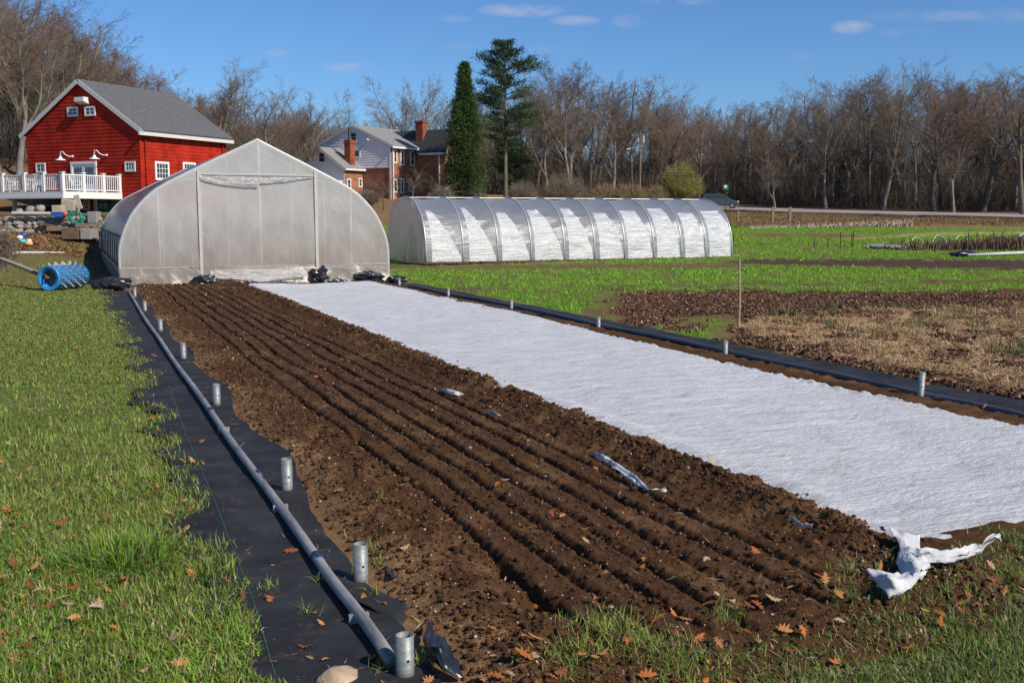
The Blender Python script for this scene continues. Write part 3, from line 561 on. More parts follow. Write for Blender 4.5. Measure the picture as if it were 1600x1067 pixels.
# loose flaps and scraps of the fleece
M('fleece', (.52, .51, .51), .85, .2, 11, .012, 28, col2=(.64, .64, .65))
def flap(rows, label, cat='fleece scrap', name='fleece_scrap', mat='fleece', jit=.008, sub=5):
    R = random.Random(len(rows) * 7 + int(rows[0][0][0])); P3 = [[G(a[0], a[1], a[2]) for a in r] for r in rows]
    def interp(L_, n):
        o = []
        for i in range(len(L_) - 1):
            for k in range(n): o.append(L_[i].lerp(L_[i + 1], k / n))
        return o + [L_[-1]]
    P3 = [interp(r, sub) for r in P3]; cols = list(zip(*P3)); cols = [interp(list(c), sub) for c in cols]; gr = [list(r) for r in zip(*cols)]
    for i, r in enumerate(gr):
        for j, p in enumerate(r): p.z += max(0., float(soil_h(np.array([p.x]), np.array([p.y]))[0])) * (1 if cat == 'fleece scrap' and p.y < 6 and p.x > 3.6 else 0) + (.03 if cat == 'fleece scrap' and p.y < 6 and p.x > 3.6 else 0) + jit * sin(i * 1.9 + j * .7) + R.uniform(-jit, jit) * .7; p.x += R.uniform(-jit, jit) * .5
    b = MB().grid(gr); o = b.build(name, mat, smooth=True); md = o.modifiers.new('sol', 'SOLIDIFY'); md.thickness = .0012
    return tag(o, label, cat)
flap([[(1351, 903, .15), (1376, 914, .11), (1405, 922, .06), (1448, 926, .04)], [(1368, 932, .06), (1388, 932, .10), (1414, 935, .05), (1442, 934, .03)], [(1388, 962, .01), (1404, 955, .02), (1424, 946, .02), (1440, 938, .01)]], 'crumpled white fleece corner lying below the row cover end', jit=.0035)
flap([[(1382, 858, .05), (1408, 864, .05), (1436, 864, .04)], [(1404, 882, .02), (1420, 885, .04), (1436, 885, .02)], [(1398, 916, .02), (1420, 906, .07), (1444, 901, .05)], [(1410, 932, .02), (1434, 928, .07), (1452, 922, .03)]], 'gathered fleece neck joining the cover corner to its torn end', jit=.005)
flap([[(1428, 889, .12), (1470, 892, .08), (1505, 888, .08), (1532, 877, .09), (1560, 868, .09)], [(1434, 905, .05), (1470, 904, .05), (1508, 897, .05), (1534, 883, .06), (1562, 870, .08)], [(1444, 916, .02), (1474, 913, .02), (1512, 903, .02), (1536, 888, .04), (1563, 873, .06)]], 'long white fleece tail stretching over the grass, bottom right')
flap([[(922, 704, .10), (950, 713, .11), (985, 738, .10), (1015, 762, .09), (1042, 766, .07)], [(925, 708, .08), (948, 722, .08), (980, 748, .07), (1010, 768, .05), (1040, 771, .05)]], 'curved white fleece strip poking out of the soil ridge')
flap([[(688, 608, .10), (712, 610, .12), (728, 617, .09)], [(694, 614, .06), (712, 617, .09), (725, 621, .05)]], 'small white fleece scrap on the ridge beside the far soil', jit=.01)
flap([[(1232, 832, .11), (1248, 838, .12), (1268, 848, .10)], [(1236, 838, .08), (1250, 845, .09), (1266, 852, .07)]], 'thin white fleece strip in the ridge near the cover corner', jit=.008)
flap([[(764, 640, .12), (775, 644, .14), (783, 650, .10)], [(766, 645, .08), (776, 650, .10), (782, 654, .07)]], 'small pale grey fleece scrap sticking up from the soil ridge', jit=.01)
M('black_plastic', (.018, .019, .023), .32, .3, 6, .01, 14, spec=.6)
flap([[(668, 968, .04), (680, 985, .10), (696, 1000, .07)], [(662, 1000, .07), (684, 1012, .14), (706, 1018, .10)], [(670, 1036, .03), (694, 1046, .08), (728, 1060, .03)]], 'crumpled black plastic scrap in the soil beside the nearest post', 'plastic scrap', 'plastic_scrap', 'black_plastic', .012)
flap([[(598, 887, .03), (606, 884, .05)], [(612, 901, .06), (622, 897, .03)], [(628, 905, .01), (632, 903, .02)]], 'small black plastic piece lying on soil right of a post', 'plastic scrap', 'plastic_scrap', 'black_plastic', .006)
flap([[(480, 860, .02), (560, 905, .03), (650, 950, .015)], [(470, 880, .02), (545, 935, .04), (628, 975, .015)]], 'dark torn cloth lobe lying round the second nearest post', 'cloth scrap', 'cloth_scrap', 'ground_cloth', .006)
# rails
M('rail_steel', (.22, .20, .195), .5, .35, 5, .001, 60, metal=.1, col2=(.40, .37, .35), stretch=(3, .5, 3)); M('pvc_dark', (.05, .053, .062), .45, .25, 4, .001, 40, col2=(.09, .095, .11), spec=.4, stretch=(3, .5, 3)); M('blue_band', (.02, .03, .10), .5)
rr_ = thing('ground_rail', (G(606, 1050).x, 4.3, 0), 0, 'long grey steel pipe rail lying on the black cloth at left', 'rail')
ox, oy = rr_.location.x, 4.3
lp = [G(*q) for q in [(612, 1053), (500, 893), (400, 753), (311.6, 627), (255, 545), (225, 500), (201, 459)]]
pts = []
for i in range(len(lp) - 1):
    for k in range(6): pts.append(lp[i].lerp(lp[i + 1], k / 6))
pts.append(lp[-1]); pts = [(p.x - ox + .006 * sin(i * .8), p.y - oy, .062 + .004 * sin(i * 1.1)) for i, p in enumerate(pts)]
MB().tube(pts, .030, 14).build('pipe', 'rail_steel', rr_, True)
for (px, py) in [(498, 890), (404, 755), (331, 652)]:
    p = G(px, py); MB().tube([(p.x - ox, p.y - oy - .05, .062), (p.x - ox - .003, p.y - oy + .06, .062)], .035, 14).build('coupling', 'blue_band', rr_, True)
    MB().bx(p.x - ox - .05, p.x - ox + .05, p.y - oy - .9, p.y - oy - .88, .02, .07).build('bracket', 'rail_steel', rr_)
r2 = thing('ground_rail', (G(1600, 663).x, 7.5, 0), 0, 'long dark grey pipe rail lying beyond the white row cover', 'rail')
ox, oy = r2.location.x, 7.5
lp = [G(*q) for q in [(1900, 728), (1600, 661), (1435, 625), (1133, 556), (935, 513), (800, 482), (700, 463), (640, 450)]]; pts = []
for i in range(len(lp) - 1):
    for k in range(6): pts.append(lp[i].lerp(lp[i + 1], k / 6))
pts.append(lp[-1]); pts = [(p.x - ox + .01 * sin(i * .7), p.y - oy, .065 + .006 * sin(i)) for i, p in enumerate(pts)]
MB().tube(pts, .042, 14).build('pipe', 'pvc_dark', r2, True)
M('orange_tape', (.7, .25, .08), .6); p = G(1541, 648.5); MB().tube([(p.x - ox - .004, p.y - oy - .01, .066), (p.x - ox, p.y - oy + .012, .066)], .046, 12).build('tape_band', 'orange_tape', r2, True)
# posts
M('galv', (.19, .205, .195), .5, .3, 9, .002, 40, metal=.35, col2=(.33, .35, .335), stretch=(1, 1, 3)); M('dark_hole', (.01, .01, .01), .9)
PL = [(633, 1061, 985, 'nearest left post, galvanized stub where the steel rail ends'), (564, 914, 845, 'second left post from the camera, galvanized stub by the torn cloth lobe'), (449, 771, 714, 'third left post from the camera, galvanized stub beside the steel rail'),
      (339, 635, 599, 'fourth left post from the camera, grey stub beside the steel rail'), (287, 563, 535, 'fifth left post from the camera, grey stub beside the steel rail'), (251, 519, 498, 'third left post from the greenhouse, small grey stub'),
      (226.7, 488, 470, 'second left post from the greenhouse, small grey stub'), (211, 466, 449, 'left post closest to the greenhouse, beside black bags'),
      (1437, 628, 580, 'nearest right post, pale steel stub tilting slightly beside the dark pipe'), (1133, 559, 532, 'second right post from the camera, short stub beside the dark pipe'), (935, 517, 495, 'third right post from the camera, short stub beside the dark pipe'),
      (799, 485, 468, 'fourth right post from the camera, short stub beside the dark pipe'), (700.5, 467, 451, 'second right post from the greenhouse, short stub'), (624, 449, 434, 'right post closest to the greenhouse, tiny stub beside black bag')]
for i, (px, py, ty, lab) in enumerate(PL):
    p = G(px, py); dist = p.x * FX[0] + p.y * FX[1]; h = (py - ty) / 1600 * dist * 1.0 / cos(PT) * 1.0; r = .040 if i < 8 else .036; 
    t = thing('ground_post', (p.x, p.y, -.02), 0, lab, 'post', 'galvanized ground posts along the rails')
    MB().ring_tube((0, 0, 0), h + .02, r, r - .005, 24).build('tube', 'galv', t, True)
    if dist < 22:
        d = Vector((-p.x, -p.y, 0)).normalized(); q = Vector((-d.y, d.x, 0)); c = (d * .92 + q * .35).normalized()
        MB().tube([c * (r - .004) + Vector((0, 0, h * .58)), c * (r + .0015) + Vector((0, 0, h * .58))], .007, 10).build('bolt_hole', 'dark_hole', t)
    if px == 1437: t.rotation_euler = (0, radians(3), 0)
# rocks
M('rock', (.38, .27, .17), .85, .3, 7, .01, 25, col2=(.50, .38, .25)); M('rock_grey', (.25, .22, .19), .9, .3, 5, .01, 25)
p = G(526, 1066); tag(MB().lump((0, 0, .01), (.20, .15, .11), .25, 3, 24, 16).build('rock', 'rock', None, True, p), 'tan rounded rock lying on the black cloth at the bottom edge', 'rock')
for (px, py, s, mt, lab) in [(1102, 880, .075, 'rock', 'tan stone standing in a furrow near the bed foot'), (1118, 930, .04, 'rock', 'small round tan stone in the soil right of the standing stone'), (1037, 768, .06, 'rock_grey', 'small brown stone beside the curved fleece strip')]:
    p = G(px, py, .04); tag(MB().lump((0, 0, 0), (s, s * .8, s * 1.1), .3, int(px), 14, 10).build('stone', mt, None, True, p), lab, 'stone')
# stake
M('stake_wood', (.36, .25, .15), .8, .25, 8, .002, 40, col2=(.5, .38, .25), stretch=(4, 4, .5))
p = G(1154, 512); dd = p.x * FX[0] + p.y * FX[1]; tp = D(1155, 405, dd * .998); tag(MB().tube([(0, 0, -.1), (.01, 0, .5), (tp.x - p.x, tp.y - p.y, tp.z)], [.021, .020, .018], 8).build('wooden_stake', 'stake_wood', None, False, p), 'thin upright wooden stake at the edge of the leaf mulch', 'stake')

# ------------------------------------------------------------------ plastic films
def film(name, diff, trn, glossy, rough, col=(.8, .8, .8), bump=.01, bs=8., stretch=(1, 1, 1), transp=.15, foot_tint=None, tcol=None, fk=1.):
    m = bpy.data.materials.new(name); m.use_nodes = True; nt = m.node_tree; nt.nodes.remove(nt.nodes['Principled BSDF']); out = nt.nodes['Material Output']
    tc = nt.nodes.new('ShaderNodeTexCoord'); mp = nt.nodes.new('ShaderNodeMapping'); mp.inputs['Scale'].default_value = stretch; nt.links.new(tc.outputs['Object'], mp.inputs[0])
    n = nt.nodes.new('ShaderNodeTexNoise'); n.inputs['Scale'].default_value = bs; n.inputs['Detail'].default_value = 6; n.inputs['Roughness'].default_value = .6; nt.links.new(mp.outputs[0], n.inputs['Vector'])
    bp = nt.nodes.new('ShaderNodeBump'); bp.inputs['Distance'].default_value = bump; nt.links.new(n.outputs[0], bp.inputs['Height'])
    n2 = nt.nodes.new('ShaderNodeTexNoise'); n2.inputs['Scale'].default_value = 1.1; n2.inputs['Detail'].default_value = 5; nt.links.new(tc.outputs['Object'], n2.inputs['Vector'])
    c = ramp(nt, n2.outputs[0], [(.3, tuple(a * .86 for a in col)), (.7, col)])
    if foot_tint:   # patchy brown tint, stronger towards the foot of the film
        sx_ = nt.nodes.new('ShaderNodeSeparateXYZ'); nt.links.new(tc.outputs['Object'], sx_.inputs[0]); n4 = nt.nodes.new('ShaderNodeTexNoise'); n4.inputs['Scale'].default_value = 1.7; n4.inputs['Detail'].default_value = 7; n4.inputs['Roughness'].default_value = .7; nt.links.new(mp.outputs[0], n4.inputs['Vector'])
        m4 = nt.nodes.new('ShaderNodeMath'); m4.operation = 'MULTIPLY_ADD'; nt.links.new(n4.outputs[0], m4.inputs[0]); m4.inputs[1].default_value = -4.2; nt.links.new(sx_.outputs[2], m4.inputs[2])
        r4 = nt.nodes.new('ShaderNodeMapRange'); nt.links.new(m4.outputs[0], r4.inputs[0]); r4.inputs[1].default_value = -1.8; r4.inputs[2].default_value = .2; r4.inputs[3].default_value = .75; r4.inputs[4].default_value = 0
        x4 = nt.nodes.new('ShaderNodeMix'); x4.data_type = 'RGBA'; nt.links.new(r4.outputs[0], x4.inputs[0]); nt.links.new(c, x4.inputs[6]); x4.inputs[7].default_value = (.50, .39, .32, 1); c = x4.outputs[2]
    df = nt.nodes.new('ShaderNodeBsdfDiffuse'); tl = nt.nodes.new('ShaderNodeBsdfTranslucent'); gl = nt.nodes.new('ShaderNodeBsdfGlossy'); tp = nt.nodes.new('ShaderNodeBsdfTransparent')
    nt.links.new(c, df.inputs[0]); nt.links.new(c, tl.inputs[0]); gl.inputs['Roughness'].default_value = rough; tp.inputs[0].default_value = (*(tcol or (.9, .9, .9)), 1)
    for s_ in (df, tl, gl): nt.links.new(bp.outputs[0], s_.inputs['Normal'])
    a = nt.nodes.new('ShaderNodeMixShader'); a.inputs[0].default_value = trn / (diff + trn); nt.links.new(df.outputs[0], a.inputs[1]); nt.links.new(tl.outputs[0], a.inputs[2])
    b = nt.nodes.new('ShaderNodeMixShader'); b.inputs[0].default_value = transp; nt.links.new(a.outputs[0], b.inputs[1]); nt.links.new(tp.outputs[0], b.inputs[2])
    fr = nt.nodes.new('ShaderNodeFresnel'); fr.inputs[0].default_value = 1.45; nt.links.new(bp.outputs[0], fr.inputs['Normal'])
    ma = nt.nodes.new('ShaderNodeMath'); ma.operation = 'MULTIPLY_ADD'; nt.links.new(fr.outputs[0], ma.inputs[0]); ma.inputs[1].default_value = fk; ma.inputs[2].default_value = glossy; ma.use_clamp = True
    g = nt.nodes.new('ShaderNodeMixShader'); nt.links.new(ma.outputs[0], g.inputs[0]); nt.links.new(b.outputs[0], g.inputs[1]); nt.links.new(gl.outputs[0], g.inputs[2]); nt.links.new(g.outputs[0], out.inputs[0]); MATS[name] = m; return m
film('film_end', .62, .38, .02, .22, (.88, .84, .79), .035, 2.2, (1, 1, .45), .30, foot_tint=1)
film('film_roof', .6, .4, .03, .16, (.70, .69, .69), .02, 4, (1.5, .6, 1.5), .25)
film('film_side', .5, .5, .03, .2, (.42, .37, .32), .02, 5, (1, 2, .4), .35)
film('film_skirt', .6, .4, .02, .3, (.50, .43, .37), .025, 4, (1, 1, 1), .30, fk=.45)
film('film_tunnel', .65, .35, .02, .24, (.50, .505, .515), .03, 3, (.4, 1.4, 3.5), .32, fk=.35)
film('film_crinkle_glint', .8, .2, .05, .22, (.95, .93, .90), .085, 3.6, (.28, 1.2, 4.2), .0, fk=.5)  # same tunnel film, paler: glint on the crinkles put into its colour
film('film_tunnel_end', .6, .4, .02, .35, (.74, .71, .66), .02, 2, (1, 1, 1), .18, fk=.25)
M('white_steel', (.48, .50, .48), .45, .1, 8, metal=.2); M('hoop_steel', (.50, .52, .52), .4, .12, 8, metal=.5); M('batten', (.48, .45, .40), .7, .12, 8); M('board_old', (.20, .16, .12), .85, .3, 5, .004, 30, stretch=(.5, .5, 4)); M('wire_dark', (.05, .045, .04), .7)

# ---- the big greenhouse, 7.9 m wide, gothic arch
GC, GV0, GV1 = 5.21, 31.33, 51.5
PRO = [(-3.95, -.02), (-3.96, .53), (-3.93, 1.15), (-3.72, 1.76), (-3.42, 2.25), (-2.84, 2.79), (-1.72, 3.39), (-.85, 3.82), (-.22, 4.13), (-.08, 4.20), (0, 4.24), (.08, 4.20), (.22, 4.13), (.85, 3.82), (1.72, 3.39), (2.84, 2.79), (3.42, 2.25), (3.72, 1.76), (3.93, 1.15), (3.96, .53), (3.95, -.02)]
def refine(P_, n=4):   # Catmull-Rom
    o = []
    for i in range(len(P_) - 1):
        p0 = P_[max(i - 1, 0)]; p1 = P_[i]; p2 = P_[i + 1]; p3 = P_[min(i + 2, len(P_) - 1)]
        for k in range(n):
            t = k / n; o.append(tuple(.5 * (2 * p1[c] + (p2[c] - p0[c]) * t + (2 * p0[c] - 5 * p1[c] + 4 * p2[c] - p3[c]) * t * t + (3 * p1[c] - p0[c] - 3 * p2[c] + p3[c]) * t ** 3) for c in (0, 1)))
    return o + [P_[-1]]
PF = refine(PRO, 4)
gh = thing('greenhouse', (GC, GV0, 0), 0, 'big high tunnel greenhouse with a pointed arch roof and hazy plastic end wall', 'greenhouse')
GL = GV1 - GV0; NB = 14
def prof_h(x):   # height of arch at offset x (upper branch)
    pr = [p for p in PF if p[0] <= 0]; ax = -abs(x); zs = [p[1] for p in pr if p[1] > 1.0]; xs = [p[0] for p in pr if p[1] > 1.0]; return float(np.interp(ax, xs, zs)) if ax > -3.93 else 1.1
roof = [p for p in PF if p[1] > 1.38]; rows = []
for k in range(NB * 8 + 1):
    v = k / (NB * 8) * GL; sag = -.05 * sin(pi * (k % 8) / 8) if k % 8 else 0
    row = []
    for i, (x, z) in enumerate(roof):
        f_ = 1 + sag / 4; wgt = sin(pi * i / (len(roof) - 1)); row.append((x * (1 + sag * .25), v, z + sag * wgt * .6 + .008 * sin(k * 2.3 + i * .9)))
    rows.append(row)
MB().grid(rows).build('roof_film', 'film_roof', gh, True)
for sgn, nm in ((-1, 0), (1, 1)):
    sd = [p for p in PF if p[1] <= 1.5 and p[0] * sgn > 0 and p[1] > .34]; sd.sort(key=lambda p: p[1]); rows = []
    for k in range(141):
        v = k / 140 * GL; rows.append([(x + sgn * (-.03 - .03 * fbm(v * 3, z * .4, 301, 3)), v, z) for x, z in sd])
    MB().grid(rows).build('side_curtain', 'film_side', gh, True)
    MB().tube([(sgn * 3.90, 0, 1.40), (sgn * 3.90, GL, 1.40)], .035, 8).build('roll_bar', 'wire_dark', gh, True)
    MB().tube([(sgn * 3.98, .0, .55), (sgn * 3.98, GL, .50)], .025, 6).build('lashing_pipe', 'wire_dark', gh, True)
    MB().bx(sgn * 3.92, sgn * 3.97, 0, GL, -.05, .34).build('baseboard', 'board_old', gh)
    for k in range(1, 12):
        v = k * 1.7 - .6; q = MB().bar((sgn * 4.0, v, .5), (sgn * 3.97, v + .05, 1.38), .02); q.build('lashing_cord', 'wire_dark', gh)
for k in range(NB + 1):
    v = k / NB * GL; MB().tube([(x * (1.0 if k in (0, NB) else .985), v + (.0 if k else -.0), z * (1. if k in (0, NB) else .985)) for x, z in PF], .035 if k else .05, 8).build('hoop', 'hoop_steel' if k else 'white_steel', gh, True)
MB().tube([(0, 0, 4.12), (0, GL, 4.12)], .03, 6).build('ridge_pipe', 'hoop_steel', gh)
for s in (-1, 1): MB().tube([(s * 2.6, 0, 2.85), (s * 2.6, GL, 2.85)], .025, 6).build('purlin', 'hoop_steel', gh)
def end_wall(y, z0, name, mat, sgn, x0=None, x1=None):
    xs = np.linspace(-3.93, 3.93, 75); rows = []
    for x in xs:
        top = prof_h(x) - .02; rows.append([(x, y + sgn * (.02 + .05 * float(fbm(x * 1.1 + z * .35, z * .8 + x * .2, 311, 4)) + .05 * max(0., float(fbm((x - z * .8) * 2.6, (z + x) * .5, 313, 3)) - .45) * (1.5 - abs(abs(x) - 1.9))) + .0, z) for z in np.linspace(z0, max(top, z0 + .05), 36)])
    return MB().grid(rows).build(name, mat, gh, True)
end_wall(-.02, .50, 'end_film', 'film_end', -1)
end_wall(GL + .04, .1, 'back_film', 'film_end', 1)
# skirt, wiggling and gathered at the foot
rows = []
for x in np.linspace(-3.96, 3.98, 150):
    rr2 = []
    for t in np.linspace(0, 1, 9):
        z = .52 - .52 * t; bul = .06 * t + .13 * t * fbm(x * 3.1, t * 2, 321, 4) + (.16 * t * math.exp(-((x - .2) / 1.3) ** 2)); rr2.append((x, -.06 - bul, z + .04 * t * (float(fbm(x * 4, t * 3, 322)) - .5)))
    rows.append(rr2)
MB().grid(rows).build('skirt_film', 'film_skirt', gh, True)
# wiggle wire channel (dashes)
cb = MB().bx(-3.95, 3.96, -.075, -.045, .49, .53); cb.build('base_channel', 'white_steel', gh)
wb = MB()
for k in range(130): x = -3.9 + k * .0605; wb.bar((x, -.085, .495), (x + .03, -.085, .525), .012)
wb.build('wiggle_wire', 'wire_dark', gh)
for (pxt, pyt, pxb, pyb, wd, mt, nm) in [(245, 300, 253, 416, .045, 'white_steel', 'stud'), (308.5, 268, 317, 440, .085, 'batten', 'door_jamb'), (405, 224, 408, 412, .05, 'white_steel', 'centre_post'), (491.5, 266, 497, 432, .085, 'batten', 'door_jamb'), (547, 300, 550.5, 410, .045, 'white_steel', 'stud')]:
    def py_(px, py, y):
        d, fw = ray(px, py); t = y / d[1]; return Vector((d[0] * t - GC, y - GV0, H + d[2] * t))
    a = py_(pxt, pyt, GV0 - .07); b = py_(pxb, pyb, GV0 - .07); a.x = b.x = (a.x + b.x) / 2
    a.z = min(a.z, prof_h(a.x) - .03); MB().bx(a.x - wd / 2, a.x + wd / 2, -.11 if wd > .08 else -.055, -.06 if wd > .08 else -.02, b.z, a.z).build(nm, mt, gh)
for x in (-3.4, -2.75, -.9, 1.0, 2.0): MB().bx(x - .02, x + .02, .12, .16, .0, prof_h(x) - .1).build('inner_stud', 'hoop_steel', gh)
MB().bx(-1.72, 1.7, -.09, -.05, 3.20, 3.23).build('door_header', 'white_steel', gh)
film('film_fold', .6, .4, .07, .18, (.62, .59, .56), .05, 5, (1, 1, 3), .25, fk=.5)
rows = []
for x in np.linspace(-1.70, 1.68, 60):
    sg = .28 * (1 - ((x + .1) / 1.7) ** 2) * (.6 if x > 0 else 1); rows.append([(x, -.10 - .05 * float(fbm(x * 4, t * 9, 331, 3)), 3.17 + .10 * (x / 1.7) * t * .3 - t * (sg + .02 + .05 * float(fbm(x * 2.2, 1.3, 332)))) for t in np.linspace(0, 1, 9)])
MB().grid(rows).build('header_drape', 'film_fold', gh, True)
rows = []
for x in np.linspace(-1.5, 1.3, 60): rows.append([(x, -.14 - .16 * t - .10 * float(fbm(x * 3.7, t * 8, 341, 4)), .44 - .36 * t * (1 - .3 * abs(x)) - .04 * float(fbm(x * 2, t * 2, 342))) for t in np.linspace(0, 1, 12)])
MB().grid(rows).build('foot_drape', 'film_fold', gh, True)
# plants / soil inside show as brown through the film: the floor itself. black sand bags along the foot
BG = [(213, 441, .75, .55, .62, 'tall crumpled black bag standing at the left greenhouse corner'), (177, 449, .95, .5, .36, 'low black bag at the left greenhouse corner by the rail end'), (320, 443, .75, .5, .34, 'black bag at the foot of the left door jamb'), (382, 445, .8, .4, .20, 'flat black bag left of the greenhouse centre post'),
      (436, 444, .6, .4, .18, 'small flat black bag right of the greenhouse centre post'), (499, 438, .5, .45, .48, 'black bag with an upright tip at the right door jamb'), (528, 443, .8, .4, .22, 'low black bag between right door jamb and right corner'), (576, 440, .95, .5, .40, 'big black bag at the right greenhouse corner'), (620, 439, .65, .45, .24, 'round black bag just outside the right greenhouse corner'), (356, 446, .45, .3, .14, 'tiny black bag between left jamb and centre post')]
for i, (px, py, wx, wy, hh, lab) in enumerate(BG):
    p = G(px, py + 3); m_ = MB().lump((0, 0, hh * .38), (wx, wy, hh), .42, 40 + i, 26, 18, 3.0)
    if px in (213, 499): m_.lump((.12, 0, hh * .75), (.22, .2, hh * .6), .5, 80 + i, 16, 12, 3.)
    tag(m_.build('sand_bag', 'black_plastic', None, False, (p.x, p.y, 0)), lab, 'black bag', 'black bags weighing down the greenhouse foot')
flap([[(540, 446, .03), (552, 441, .07), (566, 443, .04)], [(543, 449, .02), (553, 447, .05), (564, 448, .02)]], 'white fleece scrap lying by the bags at the right greenhouse corner', jit=.02)
M('pallet_white', (.5, .48, .44), .8); p = G(330, 448)

# ---- the small hoop tunnel, lying across
tx = [13.48]; TY0, TW = 40.35, 5.6
hx = []
for px in [666, 724, 778, 830, 882, 929, 976, 1021, 1064, 1102, 1143]:
    d, fw = ray(px, 414); t = TY0 / d[1]; hx.append(d[0] * t)
tz = hz(hx[0], TY0); tz2 = hz(hx[-1], TY0); TZ = (tz + tz2) / 2 - .0
tn = thing('hoop_tunnel', (hx[0], TY0, TZ), 0, 'low white plastic caterpillar tunnel with ten crinkled bays behind the green strip', 'hoop tunnel')
def arch(t, rr=1.):  # t 0..1 near foot to far foot
    a = pi * t; x = TW / 2 * (1 - cos(a) * 1.0); z = 2.78 * sin(a) ** .72; return x, max(z, 0)
XS = [h - hx[0] for h in hx]
n_t = 110
for b in range(10):
    x0, x1 = XS[b], XS[b + 1]; rows = []; nx = 44
    for i in range(nx + 1):
        s = i / nx; x = x0 + (x1 - x0) * s; row = []
        for j in range(n_t + 1):
            t = j / n_t; y, z = arch(t); env = sin(pi * s); dpt = .10 * env * sin(pi * t) ** .6
            cr = (float(vn(z * 7 + 5 * s * (vn(b * 3.1, z, 5) - .5) + b * 7, s * 2.1 + b, 401)) - .5) * .11 * env * (1 - sm(np.array(z), 1.9, 2.6)) if t < .5 else 0
            nrm = Vector((0, y - TW / 2, z - .8)).normalized(); p = Vector((x, y, z)) - nrm * (dpt - float(cr)); p.z = max(p.z, -.1); row.append(tuple(p))
        rows.append(row)
    # one skin: sun glint on the crinkles painted pale, split along the sagging diagonal
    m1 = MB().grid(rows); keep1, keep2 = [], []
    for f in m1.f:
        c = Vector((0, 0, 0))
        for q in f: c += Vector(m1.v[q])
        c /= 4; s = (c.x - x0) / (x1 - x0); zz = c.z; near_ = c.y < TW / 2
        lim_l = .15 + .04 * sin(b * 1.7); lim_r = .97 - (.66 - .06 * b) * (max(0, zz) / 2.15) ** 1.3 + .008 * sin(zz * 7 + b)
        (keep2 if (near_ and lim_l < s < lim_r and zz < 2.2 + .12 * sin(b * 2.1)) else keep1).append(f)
    for fs, nm, mt in ((keep1, 'cover_film', 'film_tunnel'), (keep2, 'crinkle_glint_panel', 'film_crinkle_glint')):
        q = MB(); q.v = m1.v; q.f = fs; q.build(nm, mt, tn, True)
for x in XS:
    MB().tube([(x, arch(k / 30)[0], arch(k / 30)[1] - .0) for k in range(31)], .035, 8).build('hoop', 'hoop_steel', tn, True)
for x in (0, XS[-1]):
    rows = []; sg = -1 if x == 0 else 1
    for k in range(31):
        y, z = arch(k / 30); rows.append([(x + sg * (.02 + .25 * (1 - q) * q + .09 * float(vn(k * 1.7, q * 1.0, 411)) * (1 - q * .5)), TW / 2 + (y - TW / 2) * (1 - q) * .999, z * (1 - q) + 0 * q) for q in np.linspace(0, 1, 9)])
    MB().grid(rows).build('end_film', 'film_tunnel_end', tn, True)
MB().tube([(XS[0], TW / 2, 2.76), (XS[-1], TW / 2, 2.76)], .02, 6).build('ridge_line', 'hoop_steel', tn)
mb = MB()
for k in range(100): x = XS[-1] * k / 99; mb.lump((x, -.06 + rnd.uniform(-.05, .05), .0), (.35, .22, .14), .4, k, 8, 5)
M('banked_soil', (.09, .05, .03), .95, .4, 6, .02, 20); mb.build('banked_soil', 'banked_soil', tn, True)
for (px, py, s, lab) in [(1150, 409, .55, 'bunched clear plastic end tied down at the right tunnel corner')]:
    p = D(px, py - 4, (hx[-1] * FX[0] + TY0 * FX[1]) + .5); tag(MB().lump((0, 0, 0), (s, .4, .5), .4, 9, 18, 12).build('plastic_bundle', 'film_tunnel', None, True, p), lab, 'plastic bundle')

# ------------------------------------------------------------------ buildings
def frame_at(px, dist, z, alpha):   # alpha: heading of the side wall, degrees right of the camera axis
    p = D(px, 338, dist); rz = -(radians(alpha) + TH); return Vector((p.x, p.y, z)), rz
def LP(o, rz, px, py, ax, val):     # pixel -> local point on plane local ax = val
    d, fw = ray(px, py); c, s = cos(-rz), sin(-rz)
    dx, dy = d[0] * c - d[1] * s, d[0] * s + d[1] * c; ox, oy = -o.x * c + o.y * s, -o.x * s - o.y * c; oz = H - o.z
    t = (val - (ox if ax == 'x' else oy)) / (dx if ax == 'x' else dy); return Vector((ox + dx * t, oy + dy * t, oz + d[2] * t))
def siding(parent, name, mat, plane, a0, a1, z0, ztop, course=.2, out=.02, smooth=False):
    """lapped boards; ztop(a) -> roof line; plane 'y' (faces -y at y=c) or 'x' (faces +x)"""
    axis, c, sg = plane; b = MB(); z = z0; zmax = max(ztop(a0 + (a1 - a0) * k / 40) for k in range(41))
    while z < zmax - .01:
        zt = min(z + course, zmax); n = 40; xs = [a0 + (a1 - a0) * k / n for k in range(n + 1)]
        ok = [x for x in xs if ztop(x) > z + .0]
        if len(ok) < 2: break
        def lim(zv):
            L_ = [x for x in np.linspace(a0, a1, 400) if ztop(x) >= zv]; return (L_[0], L_[-1]) if L_ else None
        l0 = lim(z); l1 = lim(zt - .005) or ((l0[0] + l0[1]) / 2,) * 2
        if l0 is None: break
        def pt(a, zz, o): return (a, c - o, zz) if axis == 'y' else (c + o, a, zz)
        b.add([pt(l0[0], z, out * sg), pt(l0[1], z, out * sg), pt(l1[1], zt, 0), pt(l1[0], zt, 0)], [(0, 1, 2, 3)]); b.add([pt(l0[0], z, 0), pt(l0[1], z, 0), pt(l0[1], z, out * sg), pt(l0[0], z, out * sg)], [(0, 1, 2, 3)])
        z = zt
    return b.build(name, mat, parent)
M('glass_dark', (.03, .04, .05), .12, .5, 3, spec=.8); M('white_paint', (.74, .73, .70), .6, .06, 12)
